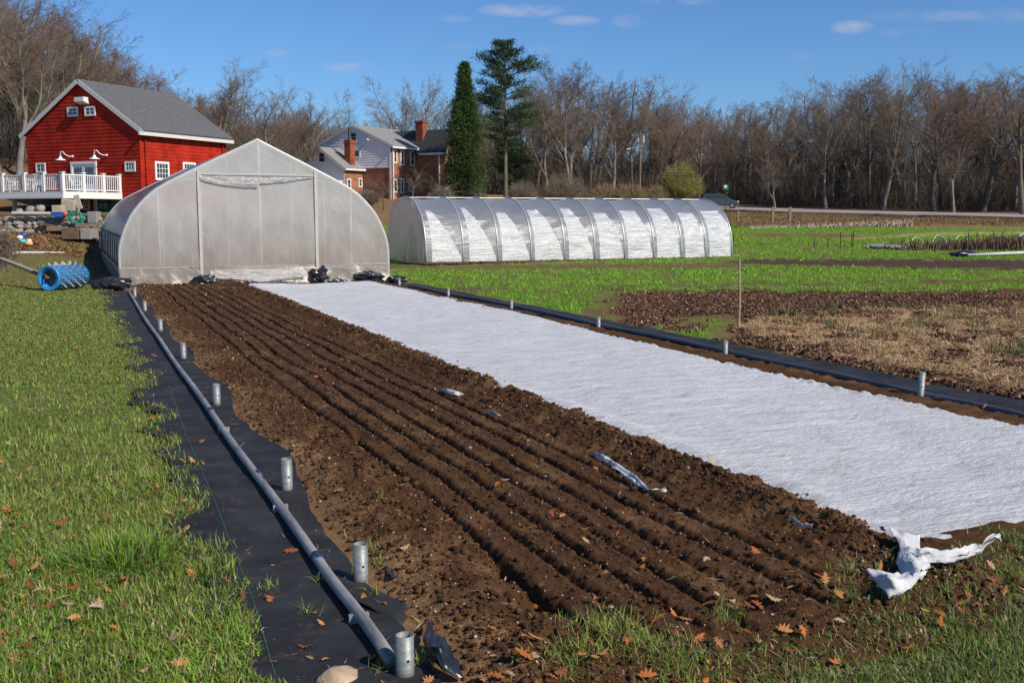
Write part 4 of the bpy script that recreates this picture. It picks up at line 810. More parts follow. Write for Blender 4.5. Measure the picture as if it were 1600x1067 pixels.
def window(parent, plane, a, z, wd, ht, nx=2, ny=2, fw=.09, out=.05, name='window', frame='white_paint'):
    axis, c = plane
    def B(b, a0, a1, z0, z1, o0, o1): (b.bx(a0, a1, c - o1, c - o0, z0, z1) if axis == 'y' else b.bx(c + o0, c + o1, a0, a1, z0, z1))
    f = MB(); x0, x1, z0, z1 = a - wd / 2, a + wd / 2, z - ht / 2, z + ht / 2
    B(f, x0, x0 + fw, z0, z1, 0, out); B(f, x1 - fw, x1, z0, z1, 0, out); B(f, x0 + fw, x1 - fw, z1 - fw, z1, 0, out - .003); B(f, x0 + fw, x1 - fw, z0, z0 + fw, 0, out - .003)
    for k in range(1, nx): xx = x0 + fw + (wd - 2 * fw) * k / nx; B(f, xx - .014, xx + .014, z0 + fw, z1 - fw, 0, out - .012)
    for k in range(1, ny): zz = z0 + fw + (ht - 2 * fw) * k / ny; B(f, x0 + fw, x1 - fw, zz - .014, zz + .014, 0, out - .015)
    g = MB(); B(g, x0 + fw * .8, x1 - fw * .8, z0 + fw * .8, z1 - fw * .8, 0, out - .03)
    fo = f.build(name, frame, parent); g.build('pane', 'glass_dark', fo); return fo
M('barn_red', (.30, .015, .007), .8, .22, 1.2, .002, 25, col2=(.48, .032, .013), spec=.15); M('shingle_grey', (.105, .105, .11), .9, .22, 4, .012, 22, stretch=(1, 1, 2)); M('trim_white', (.62, .60, .56), .6, .1, 8); M('foundation', (.16, .14, .12), .9, .3, 3, .02, 12)
o, rz = frame_at(222, 60, 2.15, 25)
barn = thing('barn', o, rz, 'red clapboard barn with grey gable roof and white trimmed windows', 'barn')
Lf = -LP(o, rz, 42, 230, 'y', 0).x; Ls = LP(o, rz, 353.5, 250, 'x', 0).y; ze = LP(o, rz, 222, 201, 'y', 0).z; pk = LP(o, rz, 123, 128, 'y', 0); zr = pk.z; xr = pk.x
zl = LP(o, rz, 42, 208, 'y', 0).z
def gab(x): return ze + (zr - ze) * (-x) / (-xr) if x > xr else zl + (zr - zl) * (x + Lf) / (xr + Lf)
siding(barn, 'front_wall', 'barn_red', ('y', 0, 1), -Lf, 0, .9, gab, .21); siding(barn, 'side_wall', 'barn_red', ('x', 0, 1), 0, Ls, .0, lambda y: ze, .21)
MB().bx(-Lf + .02, -.02, .03, .05, -1.5, .95).build('foundation', 'foundation', barn)
b = MB(); b.add([(-Lf, Ls, -1), (0, Ls, -1), (0, Ls, ze), (xr, Ls, zr), (-Lf, Ls, zl)], [(0, 1, 2, 3, 4)]); b.add([(-Lf, 0, -1), (-Lf, Ls, -1), (-Lf, Ls, zl), (-Lf, 0, zl)], [(0, 1, 2, 3)]); b.build('back_wall', 'barn_red', barn)
def slab(b, p, q, y0, y1, th):    # roof slope between (x,z) p and q
    n = Vector((-(q[1] - p[1]), 0, q[0] - p[0])).normalized() * th
    if n.z < 0: n = -n
    b.prism([(p[0], y0, p[1]), (q[0], y0, q[1]), (q[0] + n.x, y0, q[1] + n.z), (p[0] + n.x, y0, p[1] + n.z)], (0, y1 - y0, 0))
sl_r = (ze - zr) / (0 - xr); sl_l = (zr - zl) / (xr + Lf)
b = MB(); slab(b, (xr, zr + .02), (.35, ze + .02 + .35 * sl_r), -.12, Ls + .3, .14); slab(b, (-Lf - .35, zl - .35 * sl_l + .02), (xr, zr + .02), -.12, Ls + .3, .14); b.build('roof', 'shingle_grey', barn)
b = MB(); slab(b, (xr, zr - .12), (.38, ze - .12 + .38 * sl_r), -.16, -.115, .25); b.build('rake_board', 'trim_white', barn)
b = MB(); slab(b, (-Lf - .38, zl - .38 * sl_l - .12), (xr, zr - .12), -.16, -.115, .25); b.build('rake_board', 'trim_white', barn)
MB().bx(.30, .42, -.33, Ls + .3, ze + .35 * sl_r - .16, ze + .35 * sl_r + .04).build('gutter', 'trim_white', barn)
MB().bx(.022, .05, .0, .16, 0, ze - .05).build('corner_board', 'barn_red', barn); MB().bx(.022, .05, Ls - .16, Ls, 0, ze - .05).build('corner_board', 'barn_red', barn)
MB().tube([(.10, .4, 0), (.10, .4, ze - .2)], .04, 8).build('downpipe', 'barn_red', barn); MB().tube([(.10, Ls - .4, 0), (.10, Ls - .4, ze - .2)], .04, 8).build('downpipe', 'barn_red', barn)
for (x0, y0, x1, y1) in [(106, 167, 122, 183), (133, 166, 149, 182), (57, 254.5, 71, 270.5), (196, 252, 211.5, 268.5)]:
    a = LP(o, rz, x0, y1, 'y', -.02); c = LP(o, rz, x1, y0, 'y', -.02); window(barn, ('y', -.02), (a.x + c.x) / 2, (a.z + c.z) / 2, c.x - a.x, c.z - a.z, 3 if x0 > 190 else 2, 2, .10)
a = LP(o, rz, 114, 310, 'y', -.02); c = LP(o, rz, 151, 252, 'y', -.02)
dr = MB(); 
dw, dh, dx0, dz1 = c.x - a.x, c.z - a.z, a.x, c.z
for (q0, q1, z0, z1) in [(0, .13, 0, dh), (dw - .13, dw, 0, dh), (.13, dw - .13, dh - .16, dh)]: dr.bx(dx0 + q0, dx0 + q1, -.10, -.02, dz1 - dh + z0, dz1 - dh + z1)
dr.build('door_frame', 'white_paint', barn)
for k in (0, 1):
    q0 = dx0 + .14 + k * (dw - .28) / 2; q1 = q0 + (dw - .28) / 2 - .01; d_ = MB().bx(q0, q1, -.06, -.02, dz1 - dh, dz1 - .17).build('door', 'white_paint', barn)
    zz0, zz1 = dz1 - dh * .62, dz1 - .32
    for i in range(3):
        for j in range(3):
            ww = (q1 - q0 - .24) / 3; hh = (zz1 - zz0) / 3; MB().bx(q0 + .12 + i * ww + .015, q0 + .12 + (i + 1) * ww - .015, -.066, -.058, zz0 + j * hh + .015, zz0 + (j + 1) * hh - .015).build('pane', 'glass_dark', d_)
for (x0, y0, x1, y1) in [(242.5, 253.5, 263.5, 281.5), (286, 254.5, 305, 282)]:
    a = LP(o, rz, x0, y1, 'x', .02); c = LP(o, rz, x1, y0, 'x', .02); window(barn, ('x', .02), (a.y + c.y) / 2, (a.z + c.z) / 2, abs(c.y - a.y), c.z - a.z, 4, 3, .13)
a = LP(o, rz, 117, 163, 'y', -.4); c = LP(o, rz, 131, 151.5, 'y', -.4); hb_ = MB(); w_ = c.x - a.x; h_ = c.z - a.z; hb_.prism([(a.x, -.45, a.z + h_ * .35), (a.x, -.45, c.z), (a.x, -.02, c.z), (a.x, -.02, a.z)], (w_, 0, 0)); hb_.build('hoist_box', 'white_paint', barn)
a = LP(o, rz, 65, 308, 'y', 0)
M('lamp_white', (.75, .75, .78), .35, .05, 5, spec=.7)
def gooseneck(par, x, z):
    b = MB().tube([(x + .42, -.03, z + .06), (x + .40, -.30, z + .05), (x + .25, -.42, z + .14), (x + .12, -.50, z + .33), (x + .0, -.52, z + .33), (x - .06, -.52, z + .18), (x - .06, -.52, z + .04)], .028, 8)
    prof = [(.05, .06), (.09, 0), (.12, -.08), (.30, -.15), (.31, -.18)]; n = 18; vs = [(x - .06 + r * cos(2 * pi * k / n), -.52 + r * sin(2 * pi * k / n), z + q) for r, q in prof for k in range(n)]
    b.add(vs, [(i * n + k, i * n + (k + 1) % n, (i + 1) * n + (k + 1) % n, (i + 1) * n + k) for i in range(4) for k in range(n)]); b.tube([(x + .42, -.07, z + .06), (x + .42, -.02, z + .06)], .07, 12); return b.build('wall_lamp', 'lamp_white', par, True)
for (px, py) in [(96, 246), (149, 244)]: a = LP(o, rz, px, py, 'y', -.5); gooseneck(barn, a.x, a.z)
# lower storey under the deck
a = LP(o, rz, 125, 332, 'y', -.3); c = LP(o, rz, 146, 307, 'y', -.3); MB().bx(a.x, c.x, -.30, -.02, a.z, c.z).build('lower_panel', 'barn_red', barn); window(barn, ('y', -.30), (a.x + c.x) / 2, (a.z + c.z) / 2 - .05, .52, .62, 2, 2, .11)
c2 = LP(o, rz, 150, 307, 'y', -.3); MB().bx(c.x + .003, c2.x, -.32, -.02, a.z - .2, c2.z).build('lower_post', 'white_paint', barn)
M('green_door', (.015, .08, .045), .5, .15, 6); c3 = LP(o, rz, 170, 331, 'y', -.2); dd_ = MB().bx(c2.x + .02, c3.x, -.2, -.02, c3.z - .1, c2.z).build('lower_door', 'green_door', barn)
w3 = c3.x - c2.x - .02
for i in (0, 1):
    for j in (0, 1): MB().bx(c2.x + .02 + w3 * (.12 + .42 * i), c2.x + .02 + w3 * (.46 + .42 * i), -.212, -.2, c3.z + .15 + j * .45, c3.z + .5 + j * .45).build('pane', 'glass_dark', dd_)

# deck in front of the barn
bo, brz = o, rz
pe = LP(bo, brz, 190, 290, 'y', -.05); pc = LP(bo, brz, 98, 290, 'x', pe.x); zf = LP(bo, brz, 98, 299.5, 'x', pe.x).z; ztp = LP(bo, brz, 98, 272.5, 'x', pe.x).z
dk = thing('deck', bo, brz, 'white railed wooden deck projecting from the red barn front', 'deck')
xE, yF, xL = pe.x, pc.y, LP(bo, brz, -40, 290, 'y', pc.y).x
MB().bx(xL, xE - .04, yF + .04, -.03, zf - .06, zf).build('deck_floor', 'foundation', dk)
MB().bx(xL, xE, yF, yF + .04, zf - .36, zf + .012).build('fascia', 'white_paint', dk); MB().bx(xE - .04, xE, yF + .043, -.03, zf - .36, zf + .012).build('fascia', 'white_paint', dk)
MB().bx(xL, xE - .02, yF - .025, yF - .003, zf - .36, zf - .2).build('lower_trim', 'white_paint', dk)
def rail_run(p, q, k):
    p = Vector(p); q = Vector(q); L_ = (q - p).length; d = (q - p) / L_
    for z in (.94, .12): MB().bar(p + Vector((0, 0, z)) + d * .07, q + Vector((0, 0, z)) - d * .07, .07, .06).build('rail', 'white_paint', dk)
    n = int(L_ / .14); 
    for i in range(1, n): c = p + d * (L_ * i / n); MB().box(c + Vector((0, 0, .53)), (.042, .042, .76)).build('baluster', 'white_paint', dk)
zd = zf
px_p = [3, 37, 67, 98]; Pf = [Vector((LP(bo, brz, x, 290, 'y', yF).x, yF + .08, zd)) for x in [-33] + px_p]; Pf[-1].x = xE - .08
Ps = [Pf[-1]] + [Vector((xE - .08, LP(bo, brz, x, 290, 'x', xE).y, zd)) for x in (132, 163)] + [Vector((xE - .08, -.15, zd))]
for i, p in enumerate(Pf + Ps[1:]):
    MB().bx(p.x - .09, p.x + .09, p.y - .09, p.y + .09, zd - .0 + .014, zd + 1.04).bx(p.x - .12, p.x + .12, p.y - .12, p.y + .12, zd + 1.04, zd + 1.09).build('post', 'white_paint', dk)
for run in (Pf, Ps):
    for i in range(len(run) - 1): rail_run(run[i], run[i + 1], i)
for (x, y) in [(xE - .3, yF + .3), (xE - 4.2, yF + .3), (xL + 1, yF + .3)]: MB().bx(x - .1, x + .1, y - .1, y + .1, -1.5, zf - .07).build('support_post', 'stake_wood', dk)
def chair(local, ang, lab, grp='white chairs on the deck'):
    wp = Matrix.Rotation(brz, 4, 'Z') @ Vector(local) + bo; t = thing('patio_chair', wp, brz + ang, lab, 'chair', grp)
    MB().bx(-.26, .26, -.25, .25, .40, .44).build('seat', 'white_paint', t); b = MB()
    for k in range(5): b.box((-.2 + k * .1, .28 + .03, .70), (.07, .03, .56), R=Matrix.Rotation(-.2, 3, 'X'))
    b.bx(-.27, .27, .33, .37, .95, 1.02); b.build('backrest', 'white_paint', t)
    for sx_ in (-1, 1):
        for sy_ in (-1, 1): MB().bx(sx_ * .24 - .025, sx_ * .24 + .025, sy_ * .22 - .025, sy_ * .22 + .025, 0, .40 if sy_ > 0 else .62).build('leg', 'white_paint', t)
        MB().bx(sx_ * .27 - .04, sx_ * .27 + .04, -.26, .30, .62, .65).build('armrest', 'white_paint', t)
for px, ang, lab in [(19, 2.8, 'white chair on the deck, left of the white table'), (56, -1.9, 'white chair on the deck, right of the white table'), (120, 2.2, 'white chair on the deck before the double doors')]:
    q = LP(bo, brz, px, 290, 'y', yF + (.9 if px < 100 else 2.0)); chair((q.x, yF + (.9 if px < 100 else 2.0), zf), ang, lab)
q = LP(bo, brz, 45, 290, 'y', yF + 1.1); wp = Matrix.Rotation(brz, 4, 'Z') @ Vector((q.x, yF + 1.1, zf)) + bo; t = thing('patio_table', wp, brz, 'round white table on the deck between two chairs', 'table')
b = MB().tube([(0, 0, .70), (0, 0, .74)], .55, 24); b.build('tabletop', 'white_paint', t)
for k in range(4): MB().tube([(.4 * cos(k * pi / 2 + .7), .4 * sin(k * pi / 2 + .7), 0), (.3 * cos(k * pi / 2 + .7), .3 * sin(k * pi / 2 + .7), .70)], .02, 6).build('leg', 'white_paint', t)

# ---- brick and clapboard house
def brick_mat(name, c1, c2, mort, lit=1.):
    m = bpy.data.materials.new(name); m.use_nodes = True; nt = m.node_tree; b = nt.nodes['Principled BSDF']; b.inputs['Roughness'].default_value = .9; b.inputs['Specular IOR Level'].default_value = .15
    tc = nt.nodes.new('ShaderNodeTexCoord'); sp = nt.nodes.new('ShaderNodeSeparateXYZ'); nt.links.new(tc.outputs['Object'], sp.inputs[0]); ad = nt.nodes.new('ShaderNodeMath'); nt.links.new(sp.outputs[0], ad.inputs[0]); nt.links.new(sp.outputs[1], ad.inputs[1])
    cb = nt.nodes.new('ShaderNodeCombineXYZ'); nt.links.new(ad.outputs[0], cb.inputs[0]); nt.links.new(sp.outputs[2], cb.inputs[1])
    br = nt.nodes.new('ShaderNodeTexBrick'); br.inputs['Scale'].default_value = 1; br.inputs['Brick Width'].default_value = .23; br.inputs['Row Height'].default_value = .08; br.inputs['Mortar Size'].default_value = .008; nt.links.new(cb.outputs[0], br.inputs['Vector'])
    br.inputs['Color1'].default_value = (*c1, 1); br.inputs['Color2'].default_value = (*c2, 1); br.inputs['Mortar'].default_value = (*mort, 1)
    n = nt.nodes.new('ShaderNodeTexNoise'); n.inputs['Scale'].default_value = 1.2; n.inputs['Detail'].default_value = 8; nt.links.new(tc.outputs['Object'], n.inputs['Vector']); r = ramp(nt, n.outputs[0], [(.3, (.65, .65, .65)), (.7, (1.3, 1.25, 1.2))])
    x = nt.nodes.new('ShaderNodeMix'); x.data_type = 'RGBA'; x.blend_type = 'MULTIPLY'; x.inputs[0].default_value = 1; nt.links.new(br.outputs[0], x.inputs[6]); nt.links.new(r, x.inputs[7]); nt.links.new(x.outputs[2], b.inputs['Base Color']); MATS[name] = m
brick_mat('brick', (.36, .14, .065), (.26, .085, .04), (.34, .27, .2)); brick_mat('chimney_brick', (.30, .08, .045), (.22, .055, .03), (.2, .12, .09))
M('clap_white', (.78, .78, .79), .6, .06, 3); M('roof_light', (.24, .23, .22), .9, .12, 3, .008, 20); M('roof_dark', (.035, .037, .042), .85, .3, 3, .01, 20)
HA = 31
ho, hrz = frame_at(612, 100, hz(D(612, 338, 100).x, D(612, 338, 100).y) - .3, HA)
hs = thing('house', ho, hrz, 'brick and white clapboard house with grey and black roofs and brick chimneys', 'house')
q = lambda px, py, ax='y', v=0: LP(ho, hrz, px, py, ax, v)
wA = -q(494, 240).x; zeA = q(612, 227).z; pA = q(552, 197.5); zlA = q(494, 230).z; LA = q(650.5, 240, 'x', 0).y; zb = q(600, 260.5).z
def gA(x): return zeA + (pA.z - zeA) * x / pA.x if x > pA.x else zlA + (pA.z - zlA) * (x + wA) / (pA.x + wA)
siding(hs, 'gable_siding', 'clap_white', ('y', 0, 1), -wA, 0, zb, gA, .24, .03)
MB().bx(-wA + .02, -.003, .02, .05, -2, zb - .02).build('brick_wall', 'brick', hs); MB().bx(-.05, 0.02, .053, LA, -2, zeA).build('brick_wall', 'brick', hs)
MB().bx(-wA + .01, -.01, -.045, -.0, zb - .12, zb - .003).build('trim_board', 'white_paint', hs); MB().bx(-.16, .025, -.05, -.02, -.02, zeA - .1).build('corner_board', 'white_paint', hs)
sR = (zeA - pA.z) / (-pA.x); sLft = (pA.z - zlA) / (pA.x + wA)
b = MB(); slab(b, (pA.x, pA.z), (.45, zeA + .45 * sR), -.11, LA + 3, .15); slab(b, (-wA - .4, zlA - .4 * sLft), (pA.x, pA.z), -.11, LA + 3, .15); b.build('roof', 'roof_light', hs)
b = MB(); slab(b, (pA.x, pA.z - .1), (.46, zeA - .1 + .46 * sR), -.16, -.105, .22); slab(b, (-wA - .4, zlA - .4 * sLft - .1), (pA.x, pA.z - .1), -.16, -.105, .22); b.build('rake_board', 'trim_white', hs)
MB().bx(.36, .52, -.3, LA - .05, zeA + .40 * sR - .12, zeA + .40 * sR + .06).build('gutter', 'white_paint', hs); MB().tube([(.12, .2, -2), (.12, .2, zeA - .3)], .06, 8).build('downpipe', 'white_paint', hs)
for (x0, y0, x1, y1) in [(547.5, 206, 558, 223), (553, 233.5, 563, 246.5)]:
    a = q(x0, y1); c = q(x1, y0); window(hs, ('y', -.03), (a.x + c.x) / 2, (a.z + c.z) / 2, c.x - a.x, c.z - a.z, 1, 2, .12)
for (x0, y0, x1, y1) in [(614.5, 234.5, 620, 255), (625.5, 235.5, 631, 258.5), (641, 236.5, 647.5, 259.5), (614.5, 280, 620.5, 301), (626, 279, 631, 302), (639, 279, 643.5, 300)]:
    a = q(x0, y1, 'x', .02); c = q(x1, y0, 'x', .02); window(hs, ('x', .02), (a.y + c.y) / 2, (a.z + c.z) / 2, abs(c.y - a.y), c.z - a.z, 1, 2, .13)
# flood lamp on the gable
a = q(576, 219); MB().lump((a.x, -.15, a.z), (.3, .3, .2), .1, 2, 10, 7).build('flood_lamp', 'lamp_white', hs, True)
# block B: dark roof behind, ridge parallel to the front
yB = LA; xB1 = q(695, 240, 'y', yB).x; zeB = q(690, 231, 'y', yB).z; bk = max(2.5, q(716, 240, 'x', xB1).y - yB); rB = q(702, 203, 'y', yB + bk / 2).z
MB().bx(-3, xB1, yB, yB + .05, -2, zeB).build('brick_wall', 'brick', hs)
MB().prism([(xB1, yB + .053, -2), (xB1, yB + bk, -2), (xB1, yB + bk, zeB), (xB1, yB + bk / 2, rB), (xB1, yB + .053, zeB)], (-.05, 0, 0)).build('brick_wall', 'brick', hs)
def slabx(b, p, q_, x0, x1, th):
    n = Vector((0, -(q_[1] - p[1]), q_[0] - p[0])).normalized() * th
    if n.z < 0: n = -n
    b.prism([(x0, p[0], p[1]), (x0, q_[0], q_[1]), (x0, q_[0] + n.y, q_[1] + n.z), (x0, p[0] + n.y, p[1] + n.z)], (x1 - x0, 0, 0))
sB = (rB - zeB) / (bk / 2); b = MB(); slabx(b, (yB - .4, zeB - .4 * sB), (yB + bk / 2, rB), -9, xB1 + .35, .15); slabx(b, (yB + bk / 2, rB), (yB + bk + .4, zeB - .4 * sB), -9, xB1 + .35, .15); b.build('roof', 'roof_dark', hs)
MB().bx(.6, xB1 + .3, yB - .52, yB - .38, zeB - .4 * sB - .10, zeB - .4 * sB + .08).build('gutter', 'white_paint', hs); a = q(687, 240, 'y', yB); MB().tube([(a.x, yB - .1, -2), (a.x, yB - .1, zeB - .5)], .07, 8).build('downpipe', 'white_paint', hs)
a = q(712.8, 240, 'x', xB1); MB().bx(xB1 + .02, xB1 + .08, yB + bk - .3, yB + bk, -2, zeB).build('corner_board', 'white_paint', hs)
for yy in (yB + bk * .3, yB + bk * .7):
    for z_ in (zeB - 1.6, zeB - 4.6): window(hs, ('x', xB1 + .01), yy, z_, 1.0, 1.6, 1, 2, .12)
c = q(658.5, 208, 'y', yB + bk * .3); MB().bx(c.x - .42, c.x + .42, yB + bk * .3 - .4, yB + bk * .3 + .4, c.z - 1.5, q(658, 192.5, 'y', yB + bk * .3).z).bx(c.x - .5, c.x + .5, yB + bk * .3 - .48, yB + bk * .3 + .48, q(658, 192.5, 'y', yB + bk * .3).z + .003, q(658, 192.5, 'y', yB + bk * .3).z + .18).build('chimney', 'chimney_brick', hs)
# wing C in front
yC = min(np.linspace(-9, -1, 81), key=lambda c_: abs(q(567, 270, 'x', q(538, 270, 'y', c_).x).y))
xC1 = q(538, 270, 'y', yC).x; zC = q(538, 261, 'y', yC).z; pC = q(501, 231.5, 'y', yC); xC0 = 2 * pC.x - xC1
def gC(x): return zC + (pC.z - zC) * (xC1 - x) / (xC1 - pC.x) if x > pC.x else zC + (pC.z - zC) * (x - xC0) / (pC.x - xC0)
siding(hs, 'wing_siding', 'clap_white', ('y', yC, 1), xC0, xC1 - .0, -1, gC, .24, .03); MB().bx(xC1 - .05, xC1 + .02, yC + .003, -.05, -2, zC).build('brick_wall', 'brick', hs); MB().bx(xC1 - .16, xC1 + .025, yC - .05, yC - .02, -1, zC - .1).build('corner_board', 'white_paint', hs)
sC = (zC - pC.z) / (xC1 - pC.x); b = MB(); slab(b, (pC.x, pC.z), (xC1 + .35, zC + .35 * sC), yC - .3, -.04, .14); slab(b, (xC0 - .35, zC + .35 * sC), (pC.x, pC.z), yC - .3, -.04, .14); b.build('roof', 'roof_light', hs)
b = MB(); slab(b, (pC.x, pC.z - .18), (xC1 + .36, zC - .18 + .36 * sC), yC - .34, yC - .29, .28); b.build('rake_board', 'trim_white', hs)
MB().bx(xC1 + .26, xC1 + .42, yC - .3, -.05, zC + .3 * sC - .12, zC + .3 * sC + .05).build('gutter', 'white_paint', hs)
a = q(498, 255, 'y', yC); c = q(509, 237, 'y', yC); window(hs, ('y', yC - .03), (a.x + c.x) / 2, (a.z + c.z) / 2, c.x - a.x, c.z - a.z, 1, 2, .12)
for (x0, y0, x1, y1) in [(542, 279.5, 548, 297), (560, 278.5, 565.5, 292.5)]:
    a = q(x0, y1, 'x', xC1 + .02); c = q(x1, y0, 'x', xC1 + .02); window(hs, ('x', xC1 + .02), (a.y + c.y) / 2, (a.z + c.z) / 2, abs(c.y - a.y), c.z - a.z, 1, 2, .12)
cy = yC * .5; ct_ = q(546, 219, 'y', cy); cb_ = q(546, 252, 'y', cy); ch = MB().bx(ct_.x - .36, ct_.x + .36, cy - .36, cy + .36, cb_.z - 1, ct_.z).bx(ct_.x - .42, ct_.x + .42, cy - .42, cy + .42, ct_.z - .35, ct_.z - .2).build('chimney', 'chimney_brick', hs)
M('flue_metal', (.08, .08, .085), .5, .2, 5, metal=.5); MB().tube([(ct_.x, cy, ct_.z), (ct_.x, cy, q(546, 199, 'y', cy).z)], .13, 10).build('flue', 'flue_metal', ch)
MB().prism([(xC0 + 3.2, yC - 2.2, .0 + zC - 2.6), (xC1 - .1, yC - 2.2, zC - 2.6), (xC1 - .1, yC - .1, zC - 1.4), (xC0 + 3.2, yC - .1, zC - 1.4)], (0, 0, .12)).build('porch_roof', 'white_paint', hs)

# ------------------------------------------------------------------ garden clutter at left
M('stone', (.30, .26, .20), .95, .45, 2.2, .02, 16, col2=(.40, .35, .28)); M('timber', (.22, .17, .12), .85, .3, 4, .006, 30, stretch=(1, 1, 4)); M('timber_dark', (.13, .09, .06), .9, .3, 5, .01, 20); M('tan_board', (.42, .35, .25), .8, .15, 4); M('block_grey', (.27, .25, .23), .95, .2, 7, .01, 30)
sw = MB(); R = random.Random(5); a = D(-70, 338, 51.0); c = D(160, 338, 51.0)
Lw = (c - a).length; dw_ = (c - a) / Lw; zb0 = D(60, 361, 51).z
for row in range(4):
    s = 0
    while s < Lw:
        l = R.uniform(.25, .75); h_ = .24; p = a + dw_ * (s + l / 2); sw.lump((p.x + dw_.y * row * .06, p.y - dw_.x * -row * .06, zb0 + row * .19 + R.uniform(-.03, .03)), (l * 1.15, .6, h_ * 1.3), .22, R.randint(0, 9999), 10, 7); s += l * .93
stone_wall = sw.build('stone_wall', 'stone', None, False); tag(stone_wall, 'low dry stone wall of grey fieldstones below the barn deck', 'wall')
tag(MB().bar(D(-70, 0, 52.4) * 0 + Vector((a.x, a.y, zb0 + .35)) + Vector((FX[0], FX[1], 0)) * 1.3, Vector((c.x, c.y, zb0 + .35)) + Vector((FX[0], FX[1], 0)) * 1.3, 2.2, .9).build('soil_bank', 'banked_soil'), kind='structure')
M('plank_white', (.62, .58, .52), .7, .1, 5); M('bin_blue', (.03, .10, .42), .4, .1, 4); M('red_plastic', (.45, .05, .02), .5, .1, 4)
def facing_box(name, mat, x0, y0, x1, y1, d, dep, lab, cat, tilt=0, extra=None):
    c = D((x0 + x1) / 2, (y0 + y1) / 2, d); w_ = (x1 - x0) * d / 1600; h_ = (y1 - y0) * d / 1600; t = MB(); t.box((0, 0, 0), (w_, dep, h_), R=Matrix.Rotation(tilt, 3, 'Y'))
    ob = t.build(name, mat, None, False, c); ob.rotation_euler = (0, 0, -TH); bv = ob.modifiers.new('bev', 'BEVEL'); bv.width = min(w_, dep, h_) * .08; bv.segments = 2; return tag(ob, lab, cat)
facing_box('plank', 'plank_white', 20, 331, 104, 334.5, 50.7, .25, 'long white plank lying along the top of the stone wall', 'plank', .01)
facing_box('plank', 'timber_dark', 62, 351, 100, 355, 50.6, .2, 'dark beam end sticking out in front of the stone wall', 'plank', .22)
facing_box('plank', 'timber', 74, 354, 106, 361, 50.4, .25, 'short pale timber below the stone wall, left of the brown planter', 'plank')
facing_box('plank', 'timber', 120, 349.5, 158, 354.5, 50.0, .3, 'weathered board lying across the planter and grey block', 'plank')
facing_box('plank', 'tan_board', 118, 305, 126, 327, 53.6, .08, 'leaning pale board beside the lower red panel', 'plank', -.28)
facing_box('tan_box', 'tan_board', 100, 312, 121, 330, 53.8, .8, 'large tilted tan box on the wall behind the green hose', 'box', .12)
facing_box('tan_box', 'tan_board', 84, 321, 99.5, 333, 52.6, .5, 'smaller tan box on the wall above the blue bin', 'box', -.03)
facing_box('planter_box', 'timber_dark', 104, 356, 131, 374, 49.6, 1.2, 'dark brown wooden planter box below the hose coil', 'planter'); facing_box('concrete_block', 'block_grey', 131.5, 357.5, 148, 374, 49.5, 1.0, 'grey concrete block right of the brown planter box', 'block')
facing_box('concrete_block', 'block_grey', 140, 331, 155, 349, 51.0, .6, 'pale block on the wall end behind the hose', 'block')
bn = thing('storage_bin', D(91, 339, 50.45), -TH, 'blue plastic bin on the stone wall left of the hose coil', 'bin'); MB().prism([(-.24, -.2, 0), (.24, -.2, 0), (.28, -.2, .2), (-.28, -.2, .2)], (0, .4, 0)).build('tub', 'bin_blue', bn); MB().bx(-.30, .30, -.23, .23, .203, .235).build('rim', 'bin_blue', bn)
tag(MB().lump((0, 0, 0), (.25, .2, .2), .35, 8, 12, 8).build('red_jug', 'red_plastic', None, True, D(102, 335, 50.5)), 'small red plastic jug between blue bin and green hose', 'jug')
M('hose_teal', (.02, .27, .20), .4, .15, 9)
hc = D(118.5, 339.5, 50.35); hb2 = MB(); r3 = Vector((RX[0], RX[1], 0)); f3 = Vector((FX[0], FX[1], 0)); pts = []
for k in range(260):
    a_ = k / 260 * 2 * pi * 9; rad = .19 + .22 * (k % 87) / 87 + .02 * sin(k * .37); pts.append(hc + r3 * (rad * cos(a_)) + Vector((0, 0, rad * .85 * sin(a_))) + f3 * (.08 * sin(k * .05) + .03 * sin(k * .9)))
pts += [hc + r3 * (.45 + .1 * k) + Vector((0, 0, .12 - .03 * k)) for k in range(4)]; hb2.tube(pts, .020, 6)
tag(hb2.build('garden_hose', 'hose_teal', None, True), 'teal green garden hose coiled and hung on the stone wall', 'hose')
for (px, py, s, lab, mt) in [(48, 328, .55, 'grey boulder on top of the stone wall', 'rock_grey'), (63, 326, .5, 'pale upright stone on top of the stone wall', 'stone'), (58, 331, .3, 'small tan stone between two boulders on the wall', 'rock'), (30, 331, .4, 'flat brown stone on the wall left of the boulders', 'rock_grey')]:
    tag(MB().lump((0, 0, 0), (s, s * .8, s * .8), .25, px, 12, 9).build('boulder', mt, None, True, D(px, py, 53)), lab, 'boulder')
# toys in the leaves
M('toy_blue', (.03, .06, .3), .5); M('toy_teal', (.1, .5, .5), .5); M('toy_yellow', (.6, .45, .15), .6); M('toy_white', (.7, .7, .68), .6); M('toy_maroon', (.15, .03, .04), .6)
for (px, py, s, mt, lab, n_) in [(37, 369, .38, 'toy_blue', 'dark blue crumpled cap lying in the brown leaves', 'cap'), (31, 372, .3, 'toy_white', 'white plastic piece in the leaves beside the blue cap', 'plastic_piece'), (35, 378, .3, 'toy_teal', 'teal and pale toy piece in the leaves below the cap', 'toy_piece'), (45, 383, .4, 'toy_yellow', 'yellow toy piece lying lowest in the leaves', 'toy_piece'), (55, 380, .35, 'toy_maroon', 'small maroon toy piece right of the yellow one', 'toy_piece'), (45, 377, .26, 'toy_white', 'whitish toy piece between the teal and maroon ones', 'toy_piece')]:
    g_ = GT(px, py + 2); tag(MB().lump((0, 0, s * .3), (s, s * .7, s * .7), .45, px, 12, 9).build(n_, mt, None, True, g_), lab, 'toy')
